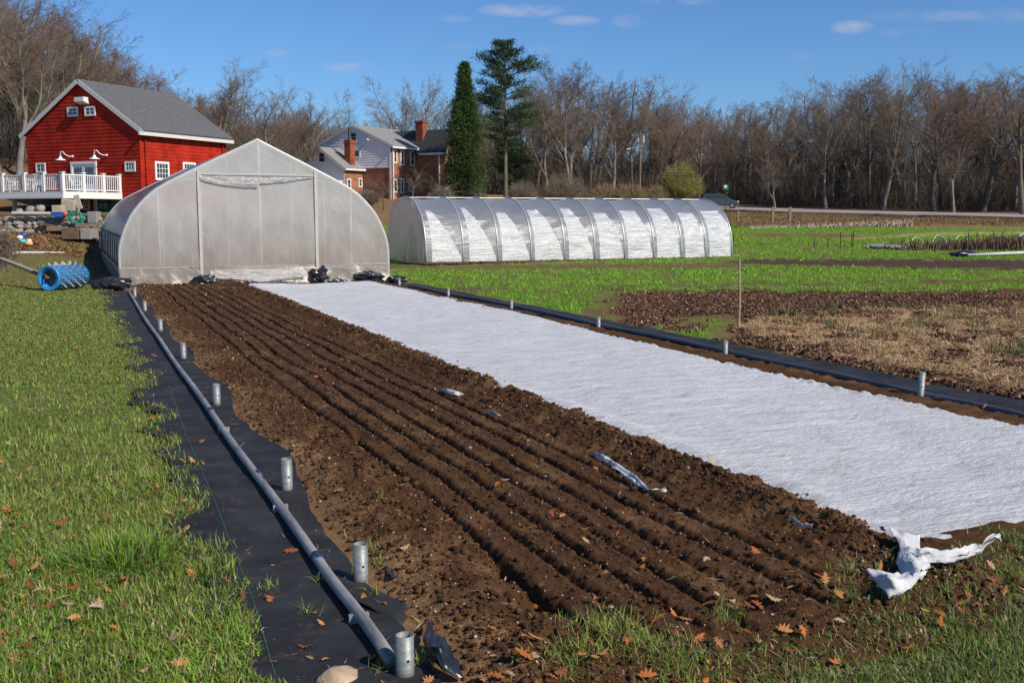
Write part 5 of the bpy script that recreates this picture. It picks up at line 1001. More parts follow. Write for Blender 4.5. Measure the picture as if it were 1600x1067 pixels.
# low rail fence at far left, pipe on grass
t = thing('rail_fence', GT(12, 369), -TH, 'short grey wooden rail fence at the left edge below the stone wall', 'fence'); 
for x in (0, -1.6): MB().bx(x - .05, x + .05, -.05, .05, -.2, .55).build('post', 'timber', t)
MB().bx(-3, .05, -.08, -.053, .1, .25).bx(-3, .05, -.08, -.053, .34, .48).build('rail_boards', 'timber', t)
a = GT(-20, 398); c = GT(101, 397); M('pipe_white', (.55, .55, .54), .5, .1, 4); tag(MB().tube([a + Vector((0, 0, .05)), a.lerp(c, .5) + Vector((0, 0, .08)), c + Vector((0, 0, .05))], .05, 8).build('white_pipe', 'pipe_white', None, True), 'long white pipe lying across the grass behind the blue roller', 'pipe')
for i in range(9):   # dead branches
    g_ = GT(rnd.uniform(0, 100), rnd.uniform(372, 388)); a_ = rnd.uniform(0, 6); l_ = rnd.uniform(.5, 1.4)
# blue spiked roller
M('roller_blue', (.035, .24, .52), .4, .12, 4, spec=.5); M('wood_disc', (.38, .27, .17), .8, .2, 6); M('handle_wood', (.30, .24, .17), .85, .2, 5, .003, 30)
p = G(76, 455.5); ral = -(TH + radians(42)); rl = thing('spiked_roller', (p.x, p.y, 0), 0, 'bright blue drum roller with wooden pegs and a long wooden handle', 'roller')
ax_ = Vector((sin(TH + radians(14)), cos(TH + radians(14)), 0)); sd_ = Vector((ax_.y, -ax_.x, 0)); RR = .325; c0 = Vector((0, 0, RR + .03)); Lr = 1.3; n = 40
vs, fs = [], []
prof = [(RR, 0), (RR + .015, .0), (RR + .015, .06), (RR - .0, .07), (RR, Lr), (RR - .09, Lr), (RR - .09, .0)]
for (r, s) in prof:
    for k in range(n): a_ = 2 * pi * k / n; vs.append(c0 + ax_ * s + sd_ * (r * cos(a_)) + Vector((0, 0, r * sin(a_))))
fs = [(i * n + k, i * n + (k + 1) % n, ((i + 1) % 7) * n + (k + 1) % n, ((i + 1) % 7) * n + k) for i in range(7) for k in range(n)]
MB().add(vs, fs).build('drum', 'roller_blue', rl, True); MB().tube([c0 + ax_ * .30, c0 + ax_ * .33], RR - .095, 30).build('end_disc', 'wood_disc', rl); MB().tube([c0 + ax_ * (Lr - .08), c0 + ax_ * (Lr - .04)], RR - .095, 30).build('end_disc', 'wood_disc', rl)
M('peg_wood', (.42, .36, .30), .7, .2, 8)
for i in range(7):
    for k in range(14):
        a_ = 2 * pi * (k + .5 * (i % 2)) / 14; d_ = sd_ * cos(a_) + Vector((0, 0, sin(a_))); b_ = c0 + ax_ * (.16 + i * .15)
        if sin(a_) < -.75: continue
        MB().tube([b_ + d_ * (RR - .005), b_ + d_ * (RR + .10)], .017, 6).build('peg', 'peg_wood', rl)
hd = G(3, 405, 1.0); hd = D(0, 404, 30.5) - rl.location; MB().bar(c0 + ax_ * .1, hd, .17, .07).build('handle', 'handle_wood', rl); MB().bar(c0 - ax_ * .06 + Vector((0, 0, .03)), c0 - ax_ * .06 + Vector((0, 0, .03)) + (hd - c0) * .25, .05, .1).build('yoke', 'timber_dark', rl); MB().tube([c0 - ax_ * .1, c0 + ax_ * .5], .02, 8).build('axle', 'wire_dark', rl)

# ------------------------------------------------------------------ field furniture at right
M('tpost', (.05, .07, .05), .6, .2, 5, metal=.3); M('wire_hoop', (.5, .5, .48), .4, metal=.4); M('stalk_red', (.15, .08, .055), .8, .35, 4)
for i, (px, yb, yt, lab) in enumerate([(1313, 388, 363, 'thin dark post standing left of its pair in the green strip'), (1330, 386, 364, 'left dark post of a close pair in the green strip'), (1332.5, 387, 362, 'right dark post of a close pair in the green strip'), (1146, 392, 367, 'dark post right beside the tunnel end'), (1272, 388, 372, 'faint thin post furthest left in the green strip'), (1293, 388, 372, 'faint thin post second from left in the green strip'),
                                       (1513, 384, 364, 'dark post left of the red stalks, beyond the hoops'), (1552, 385, 362, 'dark post behind the red stalks, left of the tall one'), (1566, 384, 361, 'dark post behind the red stalks, nearest the white frame'), (1526, 382, 362, 'thin dark post behind the middle of the red stalks')]):
    g_ = GT(px, yb); dd = g_.x * FX[0] + g_.y * FX[1]; h_ = (yb - yt) / 1600 * dd; t = MB().tube([(0, 0, -.1), (rnd.uniform(-.03, .03), 0, h_)], .028, 6).box((0, .0, h_ * .8), (.07, .02, .1)); tag(t.build('fence_post', 'tpost', None, False, g_), lab, 'post', 'thin dark posts in the far green strips')
for i, (px, w_, lab) in enumerate([(1435, 22, 'left wire hoop arching over the green strip'), (1470, 26, 'second wire hoop arching by the red stalks'), (1505, 26, 'third wire hoop arching over the red stalks'), (1418, 12, 'small leaning wire hoop furthest left')]):
    g_ = GT(px, 388); dd = g_.x * FX[0] + g_.y * FX[1]; r_ = w_ / 1600 * dd * .6; tag(MB().tube([(cos(pi * k / 16) * r_, .2 * sin(pi * k / 16), sin(pi * k / 16) * r_ * 1.3) for k in range(17)], .018, 5).build('wire_hoop', 'wire_hoop', None, True, g_), lab, 'hoop', 'wire hoops in the far bed')
# red stalks
a = GT(1400, 391); c = GT(1620, 389); nS = 520; st = MB()
for k in range(nS):
    p = a.lerp(c, rnd.random() ** .8); p.y += rnd.uniform(-.9, .9); p.z = hz(p.x, p.y); h_ = rnd.uniform(.25, .55) * (1 + .3 * (p.x > a.x + 4)); st.bar(p, p + Vector((rnd.uniform(-.12, .12), rnd.uniform(-.1, .1), h_)), .035, .035)
tag(st.build('red_stalks', 'stalk_red'), 'row of dry red brown crop stalks standing in the far bed', 'crop stalks', kind='stuff')
st = MB()
for k in range(420):
    px = rnd.uniform(1170, 1425); p = GT(px, 357.5 - (px - 1170) * .014 + rnd.uniform(-.8, .8)); p = p + Vector((0, 0, 0)); st.bar(p, p + Vector((rnd.uniform(-.2, .2), rnd.uniform(-.1, .1), rnd.uniform(.12, .38) * (.5 + (px - 1170) / 260))), .05, .05)
M('stalk_pale', (.45, .36, .26), .8, .3, 4); tag(st.build('pale_stubble', 'stalk_pale'), 'row of pale cut corn stubble across the far green strip', 'crop stubble', kind='stuff')
# white angled frame and pipe at the right edge
g_ = GT(1592, 386); dd = g_.x * FX[0] + g_.y * FX[1]; s_ = dd / 1600; t = thing('tubular_stand', g_, -TH, 'white tubular frame standing among the far beds at the right edge', 'frame')
MB().tube([(-10 * s_, 0, 8 * s_), (14 * s_, 0, 28 * s_), (14 * s_, .5, 0)], .04, 6).build('brace', 'white_paint', t); MB().tube([(-10 * s_, 0, 8 * s_), (16 * s_, 0, 7 * s_)], .04, 6).build('crossbar', 'white_paint', t); MB().tube([(-10 * s_, 0, 8 * s_), (-9 * s_, 0, 0)], .035, 6).build('leg', 'white_paint', t)
a = GT(1512, 402); c = GT(1640, 397); tag(MB().tube([a + Vector((0, 0, .1)), c + Vector((0, 0, .12))], .07, 8).build('irrigation_pipe', 'pipe_white', None, True), 'long pale pipe lying on dark soil at the right edge', 'pipe')
g_ = GT(1508, 401); tag(MB().lump((0, 0, .1), (1.6, .8, .35), .5, 4, 18, 12).build('black_tarp', 'black_plastic', None, False, g_), 'crumpled black plastic at the end of the pale pipe', 'tarp')
a = GT(1362, 388.5); c = GT(1412, 390); b = MB()
for k in range(12): p = a.lerp(c, k / 11); b.lump((p.x, p.y, p.z + .08), (.9, .4, .28), .4, k, 10, 7)
tag(b.build('rolled_cover', 'block_grey', None, True), 'rolled grey cover lying left of the red stalks', 'rolled cover')
g_ = GT(1600, 644); tag(MB().lump((.5, 0, .02), (1.3, .8, .22), .4, 14, 18, 12).build('black_tarp', 'black_plastic', None, False, G(1625, 655)), 'black plastic lying beside the dark pipe at the right edge', 'tarp')
# braced gate posts by the verge
M('post_wood', (.26, .19, .13), .85, .3, 4)
for (px, yb, yt, bx_, lab) in [(1207, 352, 324, 1195, 'wooden braced fence post on the verge, right of the sign'), (1234, 352, 324, 1218, 'wooden braced fence post on the verge, furthest right'), (1153, 346, 330, 1150, 'short wooden post on the verge below the parked van')]:
    g_ = GT(px, yb); dd = g_.x * FX[0] + g_.y * FX[1]; s_ = dd / 1600; t = thing('wooden_post', g_, -TH, lab, 'post', 'wooden posts on the verge'); MB().bx(-.09, .09, -.09, .09, -.3, (yb - yt) * s_).build('upright', 'post_wood', t); MB().bar((0, .1, (yb - yt) * s_ * .5), ((bx_ - px) * s_, .1, 0), .08).build('brace', 'post_wood', t)
# road sign
g_ = at(1133, 118); M('sign_green', (.02, .22, .12), .5, .05); t = thing('road_sign', g_, -TH, 'small green and white sign on a post in front of the van', 'sign'); s_ = 118 / 1600
zt = D(1133, 288, 118).z - g_.z; MB().bx(-.04, .04, -.03, .03, -.2, zt).build('pole', 'tpost', t); MB().bx(-.27, .27, -.06, -.032, zt - .62, zt - .02).build('panel', 'sign_green', t); MB().bx(-.22, .10, -.068, -.062, zt - .40, zt - .14).build('white_panel', 'white_paint', t)
# short white markers near road
for (px, py, d) in [(1004, 318, 119), (1032, 318, 118)]:
    g_ = at(px, d); tag(MB().bx(-.06, .06, -.06, .06, -.3, max(.5, D(px, py - 3, d).z - g_.z)).build('marker_post', 'white_paint', None, False, g_), 'short white marker post showing above the tunnel, %s one' % ('left' if px == 1004 else 'right'), 'post')

# van
M('van_paint', (.10, .125, .15), .3, .1, 4, metal=.4, spec=.6); M('tyre', (.02, .02, .02), .9); M('rim', (.45, .46, .48), .35, metal=.7); M('headlight', (.75, .75, .72), .2); M('tail_red', (.3, .01, .01), .3); M('van_glass', (.02, .025, .03), .08, spec=.9); M('bumper', (.05, .055, .06), .6)
vp = D(1125, 329, 124); vp.z = max(hz(vp.x, vp.y) + .30, D(1125, 329.3, 124).z); vn_ = thing('parked_van', vp, -TH + radians(-14), 'dark grey minivan facing right on the road before the woods', 'van')
body = [(-2.15, .32), (-2.2, .75), (-2.15, 1.05), (-2.02, 1.12), (1.15, 1.10), (2.0, .88), (2.18, .72), (2.2, .42), (2.1, .3)]
def shell(pts, hw, tp=.04):
    n = len(pts); vs = []
    for (y, k) in ((-hw, 1), (-hw + .12, 0), (hw - .12, 0), (hw, 1)):
        cx = sum(p[0] for p in pts) / n; cz = sum(p[1] for p in pts) / n
        for (x, z) in pts: s = 1 - (.035 if k else 0); vs.append((cx + (x - cx) * s, y, cz + (z - cz) * s))
    fs = [tuple(range(n)), tuple(range(3 * n, 4 * n))[::-1]] + [(i * n + k, (i + 1) * n + k, (i + 1) * n + (k + 1) % n, i * n + (k + 1) % n) for i in range(3) for k in range(n)]; return MB().add(vs, fs)
shell(body, .93).build('body', 'van_paint', vn_); shell([(-2.08, 1.08), (-1.92, 1.62), (-1.75, 1.72), (.1, 1.74), (.45, 1.66), (1.35, 1.08)], .82).build('cabin', 'van_paint', vn_)
for pts in ([(-1.85, 1.14), (-1.72, 1.56), (-.85, 1.60), (-.85, 1.14)], [(-.78, 1.14), (-.78, 1.60), (-.05, 1.60), (-.05, 1.14)], [(.02, 1.14), (.02, 1.60), (.42, 1.56), (1.02, 1.14)]):
    for s in (-1, 1): MB().prism([(x, s * .815, z) for x, z in pts], (0, s * .015, 0)).build('side_window', 'van_glass', vn_)
MB().add([(.50, -.72, 1.64), (.50, .72, 1.64), (1.33, .78, 1.12), (1.33, -.78, 1.12)], [(0, 1, 2, 3)]).build('windscreen', 'van_glass', vn_).location = (.035, 0, .03)
for s in (-1, 1):
    MB().lump((2.08, s * .68, .78), (.26, .36, .18), .02, 1, 12, 8).build('headlight', 'headlight', vn_, True); MB().bx(-2.2, -2.12, s * .85 - .07, s * .85 + .07, .8, 1.1).build('tail_light', 'tail_red', vn_)
    MB().lump((.85, s * .98, 1.12), (.16, .2, .13), .02, 2, 10, 7).build('wing_mirror', 'van_paint', vn_, True)
    for x in (-1.35, 1.45):
        wl = MB().tube([(x, s * .94, .33), (x, s * .72, .33)], .33, 24).build('wheel', 'tyre', vn_); MB().tube([(x, s * .955, .33), (x, s * .93, .33)], .20, 18).build('rim', 'rim', wl)
MB().bx(2.1, 2.24, -.8, .8, .35, .55).build('bumper', 'bumper', vn_); MB().bx(-2.25, -2.12, -.8, .8, .35, .6).build('bumper', 'bumper', vn_)

# utility pole with street lamp, wires
M('pole_wood', (.20, .135, .10), .9, .25, 3, stretch=(3, 3, .5)); M('insulator', (.4, .4, .4), .5)
g_ = at(999, 131); s_ = 131 / 1600; zt = D(999, 207, 131).z - g_.z; up_ = thing('utility_pole', g_, -TH, 'brown wooden utility pole with crossarm, transformer and street lamp', 'utility pole')
MB().tube([(0, 0, -1), (0, 0, zt)], [.17, .11], 10).build('pole', 'pole_wood', up_); MB().bx(-1.2, 1.0, -.06, .06, zt - .5, zt - .38).build('crossarm', 'pole_wood', up_)
for x in (-1.0, -.4, .4, .85): MB().tube([(x, 0, zt - .38), (x, 0, zt - .2)], .05, 6).build('insulator', 'insulator', up_)
MB().tube([(.32, 0, zt - 1.3), (.32, 0, zt - .45)], .19, 12).build('transformer', 'insulator', up_); MB().tube([(-.3, 0, zt - 1.2), (-.3, 0, zt - .7)], .12, 10).build('transformer', 'insulator', up_)
la = MB().tube([(0, -.1, zt - 2.3), (-.8, -.4, zt - 1.95), (-1.5, -.5, zt - 2.05)], .04, 6).build('lamp_arm', 'insulator', up_); MB().lump((-1.62, -.5, zt - 2.12), (.5, .22, .16), .05, 3, 10, 7).build('lamp_head', 'lamp_white', la, True)
# neighbours out to either side carry the wires
gR = at(1760, 88); zR = D(1760, 205, 88).z - gR.z; t = thing('utility_pole', gR, -TH, 'wooden utility pole standing outside the right edge', 'utility pole'); MB().tube([(0, 0, -1), (0, 0, zR)], [.17, .11], 10).build('pole', 'pole_wood', t); MB().bx(-1.2, 1.0, -.06, .06, zR - .5, zR - .38).build('crossarm', 'pole_wood', t)
gL = at(738, 168); zL_ = D(738, 206, 168).z - gL.z; t = thing('utility_pole', gL, -TH, 'wooden utility pole hidden behind the tall dark conifer', 'utility pole'); MB().tube([(0, 0, -1), (0, 0, zL_)], [.17, .11], 10).build('pole', 'pole_wood', t); MB().bx(-1.2, 1.0, -.06, .06, zL_ - .5, zL_ - .38).build('crossarm', 'pole_wood', t)
for i, (yL, y1, yR, sag, off, lab) in enumerate([(214, 212, 213, .9, -.6, 'topmost power wire, left strand of the upper pair'), (216, 214, 215, 1.0, .6, 'upper power wire just under the topmost strand'), (232, 232, 232, .9, 0, 'single power wire crossing midway up the pole'), (262, 263, 250, .8, .1, 'upper wire of the thick low bundle'), (266, 267, 256, .9, 0, 'middle cable of the thick low bundle'), (270, 271, 262, .8, -.1, 'lowest cable crossing in front of the trunks')]):
    A_ = D(738, yL, 168); B_ = D(999, y1, 130.8); C_ = D(1760, yR, 88); pts = []
    for (p, q_) in ((A_, B_), (B_, C_)):
        for k in range(14): s = k / 14; v_ = p.lerp(q_, s) + Vector((RX[0], RX[1], 0)) * 0 + Vector((FX[0], FX[1], 0)) * off; v_.z -= sag * 4 * s * (1 - s); pts.append(v_)
    pts.append(C_ + Vector((FX[0], FX[1], 0)) * off); tag(MB().tube(pts, .018 if i < 4 else .032, 5).build('power_line', 'wire_dark'), lab, 'power line')

# ------------------------------------------------------------------ trees
M('bark_grey', (.17, .14, .115), .9, .3, 1.5, .02, 8, col2=(.27, .23, .19), stretch=(2, 2, .6)); M('bark_brown', (.12, .09, .07), .9, .3, 1.5, .02, 8, col2=(.19, .145, .11), stretch=(2, 2, .6))
M('twig_grey', (.20, .155, .112), .9, .25, .4); M('twig_red', (.22, .135, .09), .9, .25, .4); M('brush', (.065, .050, .038), .9, .3, .4); M('twig_dark', (.12, .092, .068), .9, .25, .4); M('twig_yellow', (.26, .24, .07), .9, .25, .6); M('twig_tan', (.27, .19, .10), .9, .25, .6)  # brush: twig colour darkened to hold the shade inside the woods
def segs_mesh(P0, P1, R0, R1, n):
    P0 = np.array(P0); P1 = np.array(P1); R0 = np.array(R0)[:, None]; R1 = np.array(R1)[:, None]; d = P1 - P0; d /= np.linalg.norm(d, axis=1, keepdims=True) + 1e-9
    ref = np.where(np.abs(d[:, 2:3]) > .9, np.array([[1., 0, 0]]), np.array([[0, 0, 1.]])); q = np.cross(d, ref); q /= np.linalg.norm(q, axis=1, keepdims=True) + 1e-9; b = np.cross(d, q); m = len(P0)
    V = np.zeros((m, 2 * n, 3))
    for k in range(n):
        a = 2 * pi * k / n; o_ = q * cos(a) + b * sin(a); V[:, k] = P0 + o_ * R0; V[:, n + k] = P1 + o_ * R1
    F = np.array([(k, (k + 1) % n, n + (k + 1) % n, n + k) for k in range(n)])[None] + (np.arange(m) * 2 * n)[:, None, None]; return V.reshape(-1, 3), F.reshape(-1, 4)
class Tree:
    def __init__(s, seed): s.R = random.Random(seed); s.T = ([], [], [], []); s.C = ([], [], [], [])
    def seg(s, big, a, b, r0, r1):
        t = s.T if big else s.C; t[0].append(tuple(a)); t[1].append(tuple(b)); t[2].append(r0); t[3].append(r1)
    def branch(s, p, d, ln, r, lv, spec):
        R = s.R; n = spec['n'][lv]; wob = spec['wob'][lv]; trop = spec['trop'][lv]; pts = [p]; ds = [d]
        for i in range(n):
            d = (d + Vector((R.gauss(0, wob), R.gauss(0, wob), R.gauss(0, wob) + trop))).normalized(); p2 = p + d * (ln / n); f0 = 1 - i / n * .72; f1 = 1 - (i + 1) / n * .72
            s.seg(lv <= spec.get('big', 1), p, p2, r * f0, r * f1); p = p2; pts.append(p); ds.append(d)
        if lv + 1 < len(spec['kids']) + 1 and lv < len(spec['kids']):
            k = spec['kids'][lv]; lo = spec['lo'][lv]
            for j in range(k):
                t = lo + (1 - lo) * (j + R.random()) / k; x = t * n; i = min(int(x), n - 1); q = pts[i].lerp(pts[i + 1], x - i); dd = ds[i + 1]
                perp = dd.cross(Vector((R.gauss(0, 1), R.gauss(0, 1), R.gauss(0, 1)))).normalized(); a = radians(R.uniform(*spec['ang'][lv])); nd = (dd * cos(a) + perp * sin(a)).normalized()
                s.branch(q, nd, ln * spec['len'][lv] * R.uniform(.7, 1.2) * (1 - .35 * t if lv else 1 - .30 * abs(t - .6)), max(r * spec['rad'][lv] * (1 - .5 * t), .010), lv + 1, spec)
def make_tree(seed, H_, kind='round', tw='twig_grey', bark='bark_grey', dens=1., name='bare_tree'):
    R = random.Random(seed); t = Tree(seed); P = dict(big=1)
    if kind == 'round': P.update(n=[5, 6, 4, 3, 2], wob=[.05, .12, .16, .18, .2], trop=[.05, .10, .06, .05, .04], kids=[8, 10, 8, 6], lo=[.35, .2, .12, .1], ang=[(18, 48), (25, 55), (25, 60), (25, 60)], len=[.70, .46, .46, .50], rad=[.46, .40, .42, .5]); L0 = .62
    elif kind == 'tall': P.update(n=[9, 5, 4, 3, 2], wob=[.035, .12, .15, .18, .2], trop=[.05, .12, .08, .06, .04], kids=[16, 9, 9, 6], lo=[.30, .2, .15, .1], ang=[(30, 60), (25, 55), (25, 60), (25, 60)], len=[.38, .46, .46, .5], rad=[.32, .45, .45, .5]); L0 = .92
    elif kind == 'fork': P.update(n=[4, 7, 5, 3, 2], wob=[.05, .09, .16, .18, .2], trop=[.05, .12, .06, .05, .04], kids=[6, 13, 10, 7], lo=[.5, .2, .12, .1], ang=[(12, 34), (25, 60), (25, 60), (25, 60)], len=[1.35, .36, .48, .5], rad=[.55, .34, .42, .5]); L0 = .40
    elif kind == 'apple': P.update(n=[3, 5, 4, 3, 2], wob=[.1, .25, .3, .3, .2], trop=[.02, -.02, .02, .08, .1], kids=[5, 6, 6, 4], lo=[.6, .25, .2, .1], ang=[(35, 70), (30, 70), (30, 80), (25, 60)], len=[1.5, .5, .45, .45], rad=[.6, .5, .42, .5]); L0 = .36
    t.branch(Vector((0, 0, -.3)), Vector((R.gauss(0, .03), R.gauss(0, .03), 1)).normalized(), H_ * L0, H_ * .017, 0, P)
    zmax = max(p[2] for p in t.C[1]); s = H_ / zmax
    root = thing(name, (0, 0, -500), 0, 'x', 'tree')
    for nm, data, n, mt in (('trunk', t.T, 7, bark), ('crown', t.C, 3, tw)):
        V, F = segs_mesh(data[0], data[1], data[2], data[3], n); V = V * s; build_np(nm, V, F, mt, root, smooth=nm == 'trunk')
    root['_h'] = H_; return root
PROTO = {}
for key, kw in dict(r1=dict(seed=1, kind='round', tw='twig_grey'), r2=dict(seed=2, kind='round', tw='twig_red', bark='bark_brown'), r3=dict(seed=13, kind='round', tw='twig_red'), r4=dict(seed=24, kind='round', tw='twig_dark', bark='bark_brown'),
                    t1=dict(seed=5, kind='tall', tw='twig_grey'), t2=dict(seed=6, kind='tall', tw='twig_dark', bark='bark_brown'), t3=dict(seed=17, kind='tall', tw='twig_red'), f1=dict(seed=8, kind='fork', tw='twig_grey'), f2=dict(seed=9, kind='fork', tw='twig_red', bark='bark_brown'), f3=dict(seed=10, kind='fork', tw='twig_grey')).items():
    PROTO[key] = make_tree(H_=18, **kw)
used = set()
def place(key, px, d, ytop, label, group=None, rot=None, wide=1.):
    g_ = at(px, d); zt = D(px, ytop, d).z; h_ = zt - g_.z; s = h_ / 18.; rz_ = rnd.uniform(0, 6.28) if rot is None else rot; root = PROTO[key]
    if key not in used:
        used.add(key); root.location = g_; root.rotation_euler = (0, 0, rz_); root['label'] = label; root.scale = (s * wide, s * wide, s)
        if group: root['group'] = group
        return root
    return dup(root, g_, rz_, label, group, (s * wide, s * wide, s))
# trees with a look of their own (px, distance, top row)
NAMED = [('f1', 34, 78, -30, 'large grey forked bare tree towering left of the red barn', 1.0), ('f3', 88, 84, -8, 'tall bare tree with thick limbs rising just behind the left barn gable', 1.0), ('t1', 4, 74, -40, 'tallest bare tree at the very left edge on the hillside', .9), ('r1', 140, 96, 50, 'bare rounded tree behind the barn roof peak', 1.),
         ('r3', 205, 105, 82, 'reddish bare tree above the barn ridge, right of its middle', 1.0), ('t3', 262, 112, 100, 'slender pale bare tree above the barn roof end', .9), ('f3', 340, 92, 72, 'big grey fan shaped bare tree just right of the barn', 1.05), ('r2', 430, 110, 124, 'broad reddish bare tree behind the greenhouse peak', 1.1), ('f1', 473, 100, 118, 'grey bare tree with upright limbs left of the white house', 1.), ('r1', 548, 140, 144, 'bare tree rising behind the white gable of the house', 1.),
         ('r3', 596, 135, 152, 'small reddish bare tree behind the grey house roof', 1.), ('f1', 650, 128, 108, 'tall grey bare tree directly behind the house chimneys', 1.0), ('t1', 688, 125, 118, 'slender bare tree just left of the dark columnar conifer', .9), ('f3', 893, 150, 106, 'tallest grey bare tree between the pine and the utility pole', 1.15), ('f1', 855, 150, 128, 'grey bare tree close to the right side of the pine', 1.), ('r1', 955, 150, 130, 'rounded grey bare tree left of the utility pole', 1.1),
         ('r2', 1030, 150, 152, 'wide bare tree leaning over the utility pole from the right', 1.1), ('r3', 1092, 150, 162, 'reddish bare tree above the yellow green shrub', 1.1), ('t1', 1132, 152, 160, 'narrow bare tree above the parked van', 1.), ('r4', 1195, 140, 168, 'brown bare tree behind the braced posts', 1.), ('f1', 1185, 150, 152, 'pale forked bare tree right of the parked van', .9), ('r1', 1290, 128, 130, 'grey bare tree with pale limbs left of the tallest right tree', 1.0), ('t1', 1378, 122, 88, 'tallest slim bare tree spiking above the right woods', 1.05),
         ('r4', 1460, 112, 122, 'very broad bare tree with a rounded reddish crown', 1.15), ('r2', 1535, 110, 118, 'broad brown domed bare tree near the right edge', 1.15), ('r4', 1600, 92, 76, 'dark twiggy tree cut by the right edge of the view', .9), ('f1', 1210, 116, 232, 'small pale spreading bare tree beside the road by the braced posts', 1.3), ('f3', 1490, 106, 195, 'bare tree with pale crossing limbs low in the right woods', 1.1)]
for key, px, d, yt, lab, wd in NAMED: place(key, px, d, yt, lab, wide=wd * 1.3)
# the anonymous trees of the woods, in three depth rows, each group told by where its woods stand
prof_top = [(-120, -40), (0, -30), (60, -20), (130, 30), (180, 80), (230, 115), (270, 145), (340, 145), (420, 158), (500, 172), (600, 178), (650, 160), (700, 160), (800, 160), (860, 115), (900, 100), (960, 122), (1030, 145), (1130, 165), (1200, 160), (1290, 128), (1340, 118), (1450, 112), (1560, 110), (1700, 120), (1800, 110)]
dist_pr = [(-120, 82), (100, 88), (300, 105), (450, 118), (600, 148), (800, 160), (1050, 158), (1237, 136), (1431, 120), (1600, 108), (1800, 100)]
zonesT = [(-200, 170, 'bare hillside tree in the dense woods left of and behind the red barn', 'trees on the hill behind the barn'), (170, 460, 'bare tree in the thinner woods between barn roof and house', 'trees between barn and house'), (460, 740, 'bare tree in the distant woods behind the brick house', 'trees behind the house'),
          (740, 1100, 'bare tree in the woods between the pine and the parked van', 'trees between pine and van'), (1100, 1900, 'bare tree in the dark woods beyond the road at right', 'trees beyond the road')]
kk = ['r1', 'r2', 'r3', 'r4', 't1', 't2', 't3', 'f1', 'f2', 'f3']
for row, (dadd, n_, yadd, jit) in enumerate([(0, 40, 18, 30), (9, 44, 0, 22), (20, 48, -8, 14), (34, 50, -12, 12)]):
    for i in range(n_):
        px = -110 + (1840 + 110) * (i + rnd.uniform(.1, .9)) / n_
        if row == 0 and 470 < px < 700: continue
        if row > 0 and 360 < px < 700 and rnd.random() < .45: continue
        d = float(np.interp(px, *zip(*dist_pr))) + dadd + rnd.uniform(0, 8); yt = float(np.interp(px, *zip(*prof_top))) + yadd + rnd.uniform(-4, jit)
        z_ = [z for z in zonesT if z[0] <= px < z[1]][0]; place(rnd.choice(kk), px, d, yt, z_[2], z_[3], wide=rnd.uniform(1.15, 1.6))
# dry grass on the verge below the road
x = nrg.uniform(25, 100, 160000); y = nrg.uniform(40, 110, 160000); z = terr(x, y); qx, qy = topix(x, y, z); dd_a = x * FX[0] + y * FX[1]; k_ = (qx > 1100) & (qx < 1700) & (dd_a > 76) & (dd_a < np.interp(qx, [1125, 1237, 1431, 1600, 1800], [120, 108, 95, 84, 76])); x, y, z = x[k_], y[k_], z[k_]; n = len(x)
tag(blades('dry_grass', np.stack([x, y, z], 1), nrg.uniform(.12, .38, n), nrg.uniform(.02, .06, n), np.array([(.34, .22, .10), (.26, .13, .06), (.20, .17, .05), (.42, .30, .16)])[nrg.integers(0, 4, n)] * nrg.uniform(.6, 1.2, (n, 1)), .9), 'dry tan and rusty grass on the verge below the road', 'dry grass', kind='stuff')
# far wood behind as one mass, with thickets on its floor
def thicket(name, n, fn, mat, lab, cat, kind='stuff', hmin=1, hmax=3, r=.02, spread=.5, kids=3):
    P0, P1, R0, R1 = [], [], [], []
    for _ in range(n):
        p, hs_ = fn(); h_ = rnd.uniform(hmin, hmax) * hs_; d = Vector((rnd.gauss(0, spread), rnd.gauss(0, spread), 1)).normalized(); q = p + d * h_ * .55; P0.append(tuple(p)); P1.append(tuple(q)); R0.append(r); R1.append(r * .7)
        for _k in range(kids): d2 = (d + Vector((rnd.gauss(0, .45), rnd.gauss(0, .45), rnd.gauss(0, .25)))).normalized(); s_ = rnd.uniform(.3, 1); a = p.lerp(q, s_); P0.append(tuple(a)); P1.append(tuple(a + d2 * h_ * rnd.uniform(.25, .55))); R0.append(r * .7); R1.append(r * .25)
    V, F = segs_mesh(P0, P1, R0, R1, 3); ob = build_np(name, V, F, mat); return tag(ob, lab, cat, kind=kind)
GRID = {}
def tz_(x, y):
    k = (round(x / 3), round(y / 3))
    if k not in GRID: GRID[k] = hz(k[0] * 3, k[1] * 3)
    return GRID[k]
def fw_(d0, d1, px0=-200, px1=1850):
    def f():
        px = rnd.uniform(px0, px1); d = float(np.interp(px, *zip(*dist_pr))) + rnd.uniform(d0, d1); p = D(px, 338, d); p.z = tz_(p.x, p.y) - .3; return p, 1
    return f
thicket('far_wood', 6500, fw_(34, 60), 'brush', 'dense mass of distant bare wood closing the view behind the nearer trees', 'woodland', hmin=5, hmax=12, r=.05, spread=.22, kids=12)
thicket('woodland_brush', 12000, fw_(-2, 26), 'brush', 'dark leafless brush and saplings filling the woodland floor', 'brush', hmin=1.2, hmax=4.2, r=.022, spread=.35, kids=5)
thicket('saplings', 2000, fw_(-2, 30), 'twig_dark', 'thin dark saplings crowding between the woodland trunks', 'saplings', hmin=4, hmax=8.5, r=.03, spread=.12, kids=9)
